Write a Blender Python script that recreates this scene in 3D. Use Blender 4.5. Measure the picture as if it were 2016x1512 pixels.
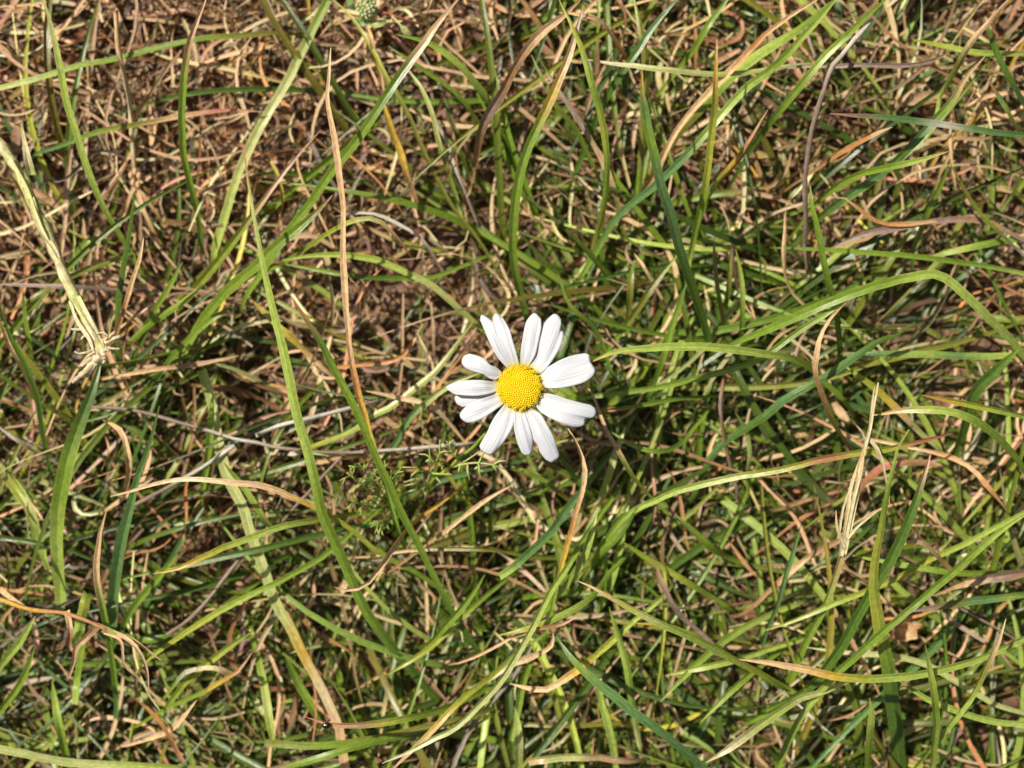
import bpy, math, random
import numpy as np
from mathutils import Vector

# ------------------------------------------------------------------ camera, sky, sun, exposure
scene = bpy.context.scene
for o in list(bpy.data.objects):
    bpy.data.objects.remove(o)
PW, PH = 2016.0, 1512.0
HFOV = math.radians(43.0)
FPX = PW / (2 * math.tan(HFOV / 2))
ZF = 0.042                      # height of the flower head above the soil (m)
CAMH = ZF + FPX / 10000.0       # ten photo pixels per millimetre at the flower
cam_d = bpy.data.cameras.new('camera')
cam_d.sensor_fit = 'HORIZONTAL'
cam_d.angle = HFOV
cam_d.clip_start = 0.005
cam_d.clip_end = 500
cam_d.dof.use_dof = True
cam_d.dof.focus_distance = CAMH - 0.040
cam_d.dof.aperture_fstop = 9.5
cam = bpy.data.objects.new('camera', cam_d)
cam.location = (0, 0, CAMH)
scene.collection.objects.link(cam)
scene.camera = cam

SUN_EL = math.radians(54)
to_sun = Vector((-0.83 * math.cos(SUN_EL), 0.557 * math.cos(SUN_EL), math.sin(SUN_EL))).normalized()
world = bpy.data.worlds.new('World')
scene.world = world
world.use_nodes = True
wn = world.node_tree
sky = wn.nodes.new('ShaderNodeTexSky')
sky.sky_type = 'NISHITA'
sky.sun_disc = False
sky.dust_density = 3.0
sky.ozone_density = 0.6
sky.sun_elevation = SUN_EL
sky.sun_rotation = math.atan2(to_sun.x, to_sun.y) % (2 * math.pi)
wn.links.new(sky.outputs[0], wn.nodes['Background'].inputs[0])
wn.nodes['Background'].inputs[1].default_value = 0.05
sun_d = bpy.data.lights.new('sun', 'SUN')
sun_d.energy = 5.0
sun_d.angle = math.radians(0.53)
sun_d.color = (1.0, 0.94, 0.83)
sun = bpy.data.objects.new('sun', sun_d)
sun.rotation_euler = (-to_sun).to_track_quat('-Z', 'Y').to_euler()
sun.location = (-0.5, 0.4, 1.0)
scene.collection.objects.link(sun)
vs = scene.view_settings
vs.view_transform = 'Standard'
vs.look = 'None'
vs.exposure = 0.0
vs.gamma = 1.0
vs.use_curve_mapping = False

rng = np.random.default_rng(7)
random.seed(7)
COL = scene.collection

def P(u, v, z):
    """photo pixel + height in metres -> world point"""
    k = (CAMH - z) / FPX
    return np.array([(u - PW / 2) * k, -(v - PH / 2) * k, z])

def to_px(x, y, z):
    k = FPX / (CAMH - z)
    return x * k + PW / 2, PH / 2 - y * k

# ------------------------------------------------------------------ materials
def mat_new(name):
    m = bpy.data.materials.new(name)
    m.use_nodes = True
    nt = m.node_tree
    nt.nodes.clear()
    return m, nt, nt.nodes, nt.links

def blade_material(name, transl, rough, spec, mottling, veins=0.0):
    m, nt, N, L = mat_new(name)
    out = N.new('ShaderNodeOutputMaterial')
    at = N.new('ShaderNodeAttribute'); at.attribute_name = 'col'
    uv = N.new('ShaderNodeAttribute'); uv.attribute_name = 'fib'    # x across, y along, z random
    mp = N.new('ShaderNodeVectorMath'); mp.operation = 'MULTIPLY'
    mp.inputs[1].default_value = (9, 2.2, 40)
    L.new(uv.outputs['Vector'], mp.inputs[0])
    n1 = N.new('ShaderNodeTexNoise'); n1.inputs['Scale'].default_value = 1.0; n1.inputs['Detail'].default_value = 3
    L.new(mp.outputs[0], n1.inputs['Vector'])
    mp2 = N.new('ShaderNodeVectorMath'); mp2.operation = 'MULTIPLY'
    mp2.inputs[1].default_value = (1.2, 9, 60)
    L.new(uv.outputs['Vector'], mp2.inputs[0])
    n2 = N.new('ShaderNodeTexNoise'); n2.inputs['Scale'].default_value = 1.0; n2.inputs['Detail'].default_value = 5
    L.new(mp2.outputs[0], n2.inputs['Vector'])
    r1 = N.new('ShaderNodeMapRange'); r1.inputs[1].default_value = .3; r1.inputs[2].default_value = .7
    r1.inputs[3].default_value = 1 - mottling; r1.inputs[4].default_value = 1 + mottling
    L.new(n1.outputs['Fac'], r1.inputs[0])
    r2 = N.new('ShaderNodeMapRange'); r2.inputs[1].default_value = .3; r2.inputs[2].default_value = .7
    r2.inputs[3].default_value = 1 - mottling * .8; r2.inputs[4].default_value = 1 + mottling * .8
    L.new(n2.outputs['Fac'], r2.inputs[0])
    mu = N.new('ShaderNodeMath'); mu.operation = 'MULTIPLY'
    L.new(r1.outputs[0], mu.inputs[0]); L.new(r2.outputs[0], mu.inputs[1])
    sx = N.new('ShaderNodeSeparateXYZ'); L.new(uv.outputs['Vector'], sx.inputs[0])
    ab = N.new('ShaderNodeMath'); ab.operation = 'ABSOLUTE'; L.new(sx.outputs['X'], ab.inputs[0])
    vr = N.new('ShaderNodeValToRGB')          # pale midrib, ribs either side, pale margin
    ve = vr.color_ramp.elements
    ve[0].position = 0; ve[0].color = (1, 1, 1, 1); ve[1].position = 1; ve[1].color = (1, 1, 1, 1)
    for pos, val in ((.10, .62), (.18, .40), (.30, .58), (.40, .40), (.52, .58), (.62, .42), (.74, .56), (.84, .46), (.93, .85)):
        q = ve.new(pos); q.color = (val, val, val, 1)
    L.new(ab.outputs[0], vr.inputs[0])
    vmr = N.new('ShaderNodeMapRange'); vmr.inputs[3].default_value = 1 - veins; vmr.inputs[4].default_value = 1 + veins
    L.new(vr.outputs[0], vmr.inputs[0])
    mu2 = N.new('ShaderNodeMath'); mu2.operation = 'MULTIPLY'
    L.new(mu.outputs[0], mu2.inputs[0]); L.new(vmr.outputs[0], mu2.inputs[1])
    vm = N.new('ShaderNodeVectorMath'); vm.operation = 'SCALE'
    L.new(at.outputs['Color'], vm.inputs[0]); L.new(mu2.outputs[0], vm.inputs['Scale'])
    # small pale / brown blemishes along the blade
    mp3 = N.new('ShaderNodeVectorMath'); mp3.operation = 'MULTIPLY'
    mp3.inputs[1].default_value = (2.0, 30, 90)
    L.new(uv.outputs['Vector'], mp3.inputs[0])
    n3 = N.new('ShaderNodeTexNoise'); n3.inputs['Scale'].default_value = 1.0; n3.inputs['Detail'].default_value = 2
    L.new(mp3.outputs[0], n3.inputs['Vector'])
    r3 = N.new('ShaderNodeMapRange'); r3.inputs[1].default_value = .66; r3.inputs[2].default_value = .76
    r3.inputs[3].default_value = 0; r3.inputs[4].default_value = .55
    L.new(n3.outputs['Fac'], r3.inputs[0])
    mx = N.new('ShaderNodeMix'); mx.data_type = 'RGBA'
    mx.inputs['B'].default_value = (.42, .30, .15, 1)
    L.new(r3.outputs[0], mx.inputs['Factor']); L.new(vm.outputs[0], mx.inputs['A'])
    bp = N.new('ShaderNodeBump'); bp.inputs['Strength'].default_value = .5; bp.inputs['Distance'].default_value = .0001
    L.new(n1.outputs['Fac'], bp.inputs['Height'])
    pb = N.new('ShaderNodeBsdfPrincipled')
    pb.inputs['Roughness'].default_value = rough
    pb.inputs['Specular IOR Level'].default_value = spec
    L.new(mx.outputs['Result'], pb.inputs['Base Color']); L.new(bp.outputs[0], pb.inputs['Normal'])
    tr = N.new('ShaderNodeBsdfTranslucent')
    sc = N.new('ShaderNodeVectorMath'); sc.operation = 'MULTIPLY'; sc.inputs[1].default_value = (1.25, 1.2, .8)
    L.new(mx.outputs['Result'], sc.inputs[0]); L.new(sc.outputs[0], tr.inputs['Color'])
    ms = N.new('ShaderNodeMixShader'); ms.inputs[0].default_value = transl
    L.new(pb.outputs[0], ms.inputs[1]); L.new(tr.outputs[0], ms.inputs[2])
    L.new(ms.outputs[0], out.inputs['Surface'])
    return m

M_GREEN = blade_material('grass leaf', .30, .30, .65, .22, .34)
M_STRAW = blade_material('dry straw', .12, .45, .5, .30, .25)
M_STEM = blade_material('soft stem', .12, .45, .4, .38)

def simple_mat(name, c1, c2, scale, rough, spec=.4, transl=0, bump=.0):
    m, nt, N, L = mat_new(name)
    out = N.new('ShaderNodeOutputMaterial')
    tc = N.new('ShaderNodeTexCoord')
    n = N.new('ShaderNodeTexNoise'); n.inputs['Scale'].default_value = scale; n.inputs['Detail'].default_value = 5
    L.new(tc.outputs['Object'], n.inputs['Vector'])
    cr = N.new('ShaderNodeValToRGB')
    cr.color_ramp.elements[0].position = .32; cr.color_ramp.elements[1].position = .68
    cr.color_ramp.elements[0].color = (*c1, 1); cr.color_ramp.elements[1].color = (*c2, 1)
    L.new(n.outputs['Fac'], cr.inputs[0])
    pb = N.new('ShaderNodeBsdfPrincipled'); pb.inputs['Roughness'].default_value = rough
    pb.inputs['Specular IOR Level'].default_value = spec
    L.new(cr.outputs[0], pb.inputs['Base Color'])
    if bump:
        bp = N.new('ShaderNodeBump'); bp.inputs['Strength'].default_value = .8; bp.inputs['Distance'].default_value = bump
        L.new(n.outputs['Fac'], bp.inputs['Height']); L.new(bp.outputs[0], pb.inputs['Normal'])
    if transl:
        tr = N.new('ShaderNodeBsdfTranslucent'); L.new(cr.outputs[0], tr.inputs['Color'])
        ms = N.new('ShaderNodeMixShader'); ms.inputs[0].default_value = transl
        L.new(pb.outputs[0], ms.inputs[1]); L.new(tr.outputs[0], ms.inputs[2]); L.new(ms.outputs[0], out.inputs['Surface'])
    else:
        L.new(pb.outputs[0], out.inputs['Surface'])
    return m

M_SOIL = simple_mat('sandy soil', (.085, .046, .026), (.33, .205, .125), 330, .9, .2, bump=.0022)
M_CRUMB = blade_material('soil crumbs', 0.0, .9, .2, .3)
M_BEETLE = simple_mat('beetle shell', (.004, .006, .005), (.008, .014, .011), 900, .18, .6)

def petal_material():
    m, nt, N, L = mat_new('white petal')
    out = N.new('ShaderNodeOutputMaterial')
    uv = N.new('ShaderNodeAttribute'); uv.attribute_name = 'fib'
    mp = N.new('ShaderNodeVectorMath'); mp.operation = 'MULTIPLY'; mp.inputs[1].default_value = (11, .9, 30)
    L.new(uv.outputs['Vector'], mp.inputs[0])
    n = N.new('ShaderNodeTexNoise'); n.inputs['Scale'].default_value = 1; n.inputs['Detail'].default_value = 3
    L.new(mp.outputs[0], n.inputs['Vector'])
    sep = N.new('ShaderNodeSeparateXYZ'); L.new(uv.outputs['Vector'], sep.inputs[0])
    cr = N.new('ShaderNodeValToRGB')
    e = cr.color_ramp.elements
    e[0].position = 0.0; e[0].color = (.72, .66, .22, 1)
    e[1].position = .12; e[1].color = (.775, .79, .815, 1)
    x = e.new(.05); x.color = (.78, .76, .55, 1)
    L.new(sep.outputs['Y'], cr.inputs[0])
    rr = N.new('ShaderNodeMapRange'); rr.inputs[1].default_value = .3; rr.inputs[2].default_value = .7
    rr.inputs[3].default_value = .90; rr.inputs[4].default_value = 1.03
    L.new(n.outputs['Fac'], rr.inputs[0])
    vm = N.new('ShaderNodeVectorMath'); vm.operation = 'SCALE'
    L.new(cr.outputs[0], vm.inputs[0]); L.new(rr.outputs[0], vm.inputs['Scale'])
    bp = N.new('ShaderNodeBump'); bp.inputs['Strength'].default_value = .8; bp.inputs['Distance'].default_value = .00026
    L.new(n.outputs['Fac'], bp.inputs['Height'])
    pb = N.new('ShaderNodeBsdfPrincipled'); pb.inputs['Roughness'].default_value = .55
    pb.inputs['Specular IOR Level'].default_value = .3
    L.new(vm.outputs[0], pb.inputs['Base Color']); L.new(bp.outputs[0], pb.inputs['Normal'])
    tr = N.new('ShaderNodeBsdfTranslucent'); L.new(vm.outputs[0], tr.inputs['Color']); 
    ms = N.new('ShaderNodeMixShader'); ms.inputs[0].default_value = .1
    L.new(pb.outputs[0], ms.inputs[1]); L.new(tr.outputs[0], ms.inputs[2]); L.new(ms.outputs[0], out.inputs['Surface'])
    return m
M_PETAL = petal_material()

# ------------------------------------------------------------------ mesh helpers
def mesh_obj(name, verts, faces, mat, parent=None, col=None, fib=None, smooth=True):
    """verts (n,3) array, faces (m,k) array of quads or triangles"""
    verts = np.asarray(verts, dtype=np.float32); faces = np.asarray(faces, dtype=np.int32)
    me = bpy.data.meshes.new(name)
    nf, k = faces.shape
    me.vertices.add(len(verts)); me.vertices.foreach_set('co', verts.ravel())
    me.loops.add(nf * k); me.loops.foreach_set('vertex_index', faces.ravel())
    me.polygons.add(nf)
    me.polygons.foreach_set('loop_start', np.arange(0, nf * k, k, dtype=np.int32))
    me.polygons.foreach_set('loop_total', np.full(nf, k, dtype=np.int32))
    if smooth:
        me.polygons.foreach_set('use_smooth', np.ones(nf, dtype=bool))
    me.update(calc_edges=True)
    if col is not None:
        a = me.attributes.new('col', 'FLOAT_COLOR', 'POINT')
        c4 = np.ones((len(verts), 4), dtype=np.float32); c4[:, :3] = col
        a.data.foreach_set('color', c4.ravel())
    if fib is not None:
        a = me.attributes.new('fib', 'FLOAT_VECTOR', 'POINT')
        a.data.foreach_set('vector', np.asarray(fib, dtype=np.float32).ravel())
    me.materials.append(mat)
    o = bpy.data.objects.new(name, me)
    COL.objects.link(o)
    if parent is not None:
        o.parent = parent
        o.matrix_parent_inverse = parent.matrix_world.inverted()
    return o

def tag(o, label=None, cat=None, group=None, kind=None):
    if label: o['label'] = label
    if cat: o['category'] = cat
    if group: o['group'] = group
    if kind: o['kind'] = kind
    return o

def empty(name, loc):
    o = bpy.data.objects.new(name, None)
    o.empty_display_size = .005
    o.location = loc
    COL.objects.link(o)
    bpy.context.view_layer.update()
    return o

def merge(parts):
    """list of (verts, faces, col, fib) -> one"""
    V, F, C, B = [], [], [], []
    n = 0
    for v, f, c, b in parts:
        V.append(v); F.append(np.asarray(f) + n); C.append(c); B.append(b); n += len(v)
    return np.concatenate(V), np.concatenate(F), np.concatenate(C), np.concatenate(B)

def norm(a):
    return a / np.maximum(np.linalg.norm(a, axis=-1, keepdims=True), 1e-12)

def ribbons(path, width, roll, fold, col, M=3, keel=False):
    """N ribbons at once. path (N,S,3), width (N,S) full width, roll (N,S) radians, fold: sag of the
    midrib as a fraction of the width, col (N,S,3)."""
    N, S, _ = path.shape
    T = norm(np.gradient(path, axis=1))
    up = np.array([0, 0, 1.0])
    side = np.cross(T, up)
    bad = np.linalg.norm(side, axis=-1) < .05
    side[bad] = np.array([1.0, 0.2, 0])
    side = norm(side)
    nor = norm(np.cross(side, T))
    c, s = np.cos(roll)[..., None], np.sin(roll)[..., None]
    a = side * c + nor * s
    b = nor * c - side * s
    q = np.array([-1, -.5, 0, 0, .5, 1]) if keel else np.linspace(-1, 1, M)
    M = len(q)
    fold = np.asarray(fold, dtype=float)
    if fold.ndim == 0: fold = np.full(N, float(fold))
    V = np.empty((N, S, M, 3)); 
    for j, x in enumerate(q):
        V[:, :, j] = path + a * (x * width / 2)[..., None] + b * ((abs(x) - .5) * width * fold[:, None])[..., None]
    rnd = rng.random(N) * 10
    fib = np.empty((N, S, M, 3))
    seg = np.linalg.norm(np.diff(path, axis=1), axis=-1)
    al = np.concatenate([np.zeros((N, 1)), np.cumsum(seg, axis=1)], axis=1) * 100   # centimetres
    fib[..., 0] = q[None, None, :]; fib[..., 1] = al[:, :, None]; fib[..., 2] = rnd[:, None, None]
    C = np.repeat(col[:, :, None, :], M, axis=2)
    i = np.arange(N)[:, None, None] * (S * M) + np.arange(S - 1)[None, :, None] * M + np.arange(M - 1)[None, None, :]
    if keel: i = np.delete(i, 2, axis=2)     # the two halves meet in a crease at the midrib
    F = np.stack([i, i + M, i + M + 1, i + 1], axis=-1).reshape(-1, 4)
    return V.reshape(-1, 3), F, C.reshape(-1, 3), fib.reshape(-1, 3)

def tube(path, rad, col, sides=7, rnd=None):
    path = np.asarray(path, float); S = len(path)
    rad = np.broadcast_to(np.asarray(rad, float), (S,))
    col = np.broadcast_to(np.asarray(col, float), (S, 3))
    T = norm(np.gradient(path, axis=0))
    ref = np.array([.3, .2, 1.0]); side = norm(np.cross(T, ref)); nor = np.cross(side, T)
    ang = np.linspace(0, 2 * math.pi, sides, endpoint=False)
    V = path[:, None] + rad[:, None, None] * (np.cos(ang)[None, :, None] * side[:, None] + np.sin(ang)[None, :, None] * nor[:, None])
    al = np.concatenate([[0], np.cumsum(np.linalg.norm(np.diff(path, axis=0), axis=1))]) * 100
    fib = np.empty((S, sides, 3)); fib[..., 0] = np.cos(ang)[None]; fib[..., 1] = al[:, None]; fib[..., 2] = random.random() * 9
    F = []
    for i in range(S - 1):
        for j in range(sides):
            k = (j + 1) % sides
            F.append((i * sides + j, i * sides + k, (i + 1) * sides + k, (i + 1) * sides + j))
    V = V.reshape(-1, 3); C = np.repeat(col, sides, axis=0); fib = fib.reshape(-1, 3)
    # caps, as degenerate fans of quads
    for end in (0, S - 1):
        c = len(V); V = np.vstack([V, path[end]]); C = np.vstack([C, col[end]]); fib = np.vstack([fib, [0, al[end], 1]])
        for j in range(0, sides, 1):
            k = (j + 1) % sides; m = end * sides
            mid = len(V)
            V = np.vstack([V, (V[m + j] + V[m + k]) / 2]); C = np.vstack([C, col[end]]); fib = np.vstack([fib, [0, al[end], 1]])
            F.append((m + j, mid, m + k, c))
    return V, np.array(F), C, fib

def spline(pts, n):
    """Catmull-Rom through pts, resampled to n evenly spaced points"""
    p = np.asarray(pts, float)
    if len(p) == 2:
        q = p[0] + (p[1] - p[0]) * np.linspace(0, 1, 40)[:, None]
    else:
        e = np.vstack([2 * p[0] - p[1], p, 2 * p[-1] - p[-2]])
        q = []
        for i in range(1, len(e) - 2):
            t = np.linspace(0, 1, 16, endpoint=False)[:, None]
            a, b, c, d = e[i - 1], e[i], e[i + 1], e[i + 2]
            q.append(.5 * (2 * b + (c - a) * t + (2 * a - 5 * b + 4 * c - d) * t ** 2 + (3 * b - a - 3 * c + d) * t ** 3))
        q = np.vstack(q + [p[-1:]])
    s = np.concatenate([[0], np.cumsum(np.linalg.norm(np.diff(q, axis=0), axis=1))])
    t = np.linspace(0, s[-1], n)
    return np.stack([np.interp(t, s, q[:, k]) for k in range(q.shape[1])], axis=1)

PAL = dict(
    g=(.225, .335, .036), d=(.100, .180, .022), t=(.135, .255, .075), l=(.430, .550, .105), y=(.420, .450, .060),
    p=(.560, .590, .220), o=(.230, .225, .038), s=(.710, .470, .245), b=(.370, .200, .090), r=(.530, .250, .085),
    k=(.640, .420, .065), v=(.310, .215, .165), w=(.640, .580, .480), c=(.740, .630, .370), x=(.540, .190, .120))
PAL = {k: np.array(v) for k, v in PAL.items()}

def gradient(code, t):
    k = np.array([PAL[c] for c in code])
    if len(k) == 1: return np.repeat(k, len(t), axis=0)
    x = np.linspace(0, 1, len(k))
    return np.stack([np.interp(t, x, k[:, i]) for i in range(3)], axis=1)

# ------------------------------------------------------------------ the ground
def ground_height(x, y):
    return (.0016 * np.sin(x * 61 + 1.3) * np.cos(y * 53 + .4) + .0012 * np.sin(x * 143 + y * 97) + .0007 * np.sin(x * 310 - y * 271 + 2))

gx = np.linspace(-.26, .26, 180); gy = np.linspace(-.22, .22, 150)
def stretch(a, far):
    lo = a[0] - np.array([far, far * .1, 1.5, .3, .06])
    hi = a[-1] + np.array([.06, .3, 1.5, far * .1, far])
    return np.concatenate([lo, a, hi])
gx, gy = stretch(gx, 300), stretch(gy, 300)
GX, GY = np.meshgrid(gx, gy, indexing='ij')
inside = (np.abs(GX) < .27) & (np.abs(GY) < .23)
GZ = np.where(inside, ground_height(GX, GY) + rng.normal(0, .00035, GX.shape), 0)
gv = np.stack([GX, GY, GZ], -1).reshape(-1, 3)
nx, ny = len(gx), len(gy)
idx = (np.arange(nx - 1)[:, None] * ny + np.arange(ny - 1)[None, :]).reshape(-1)
gf = np.stack([idx, idx + ny, idx + ny + 1, idx + 1], -1)
tag(mesh_obj('ground', gv, gf, M_SOIL), kind='structure')

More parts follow.
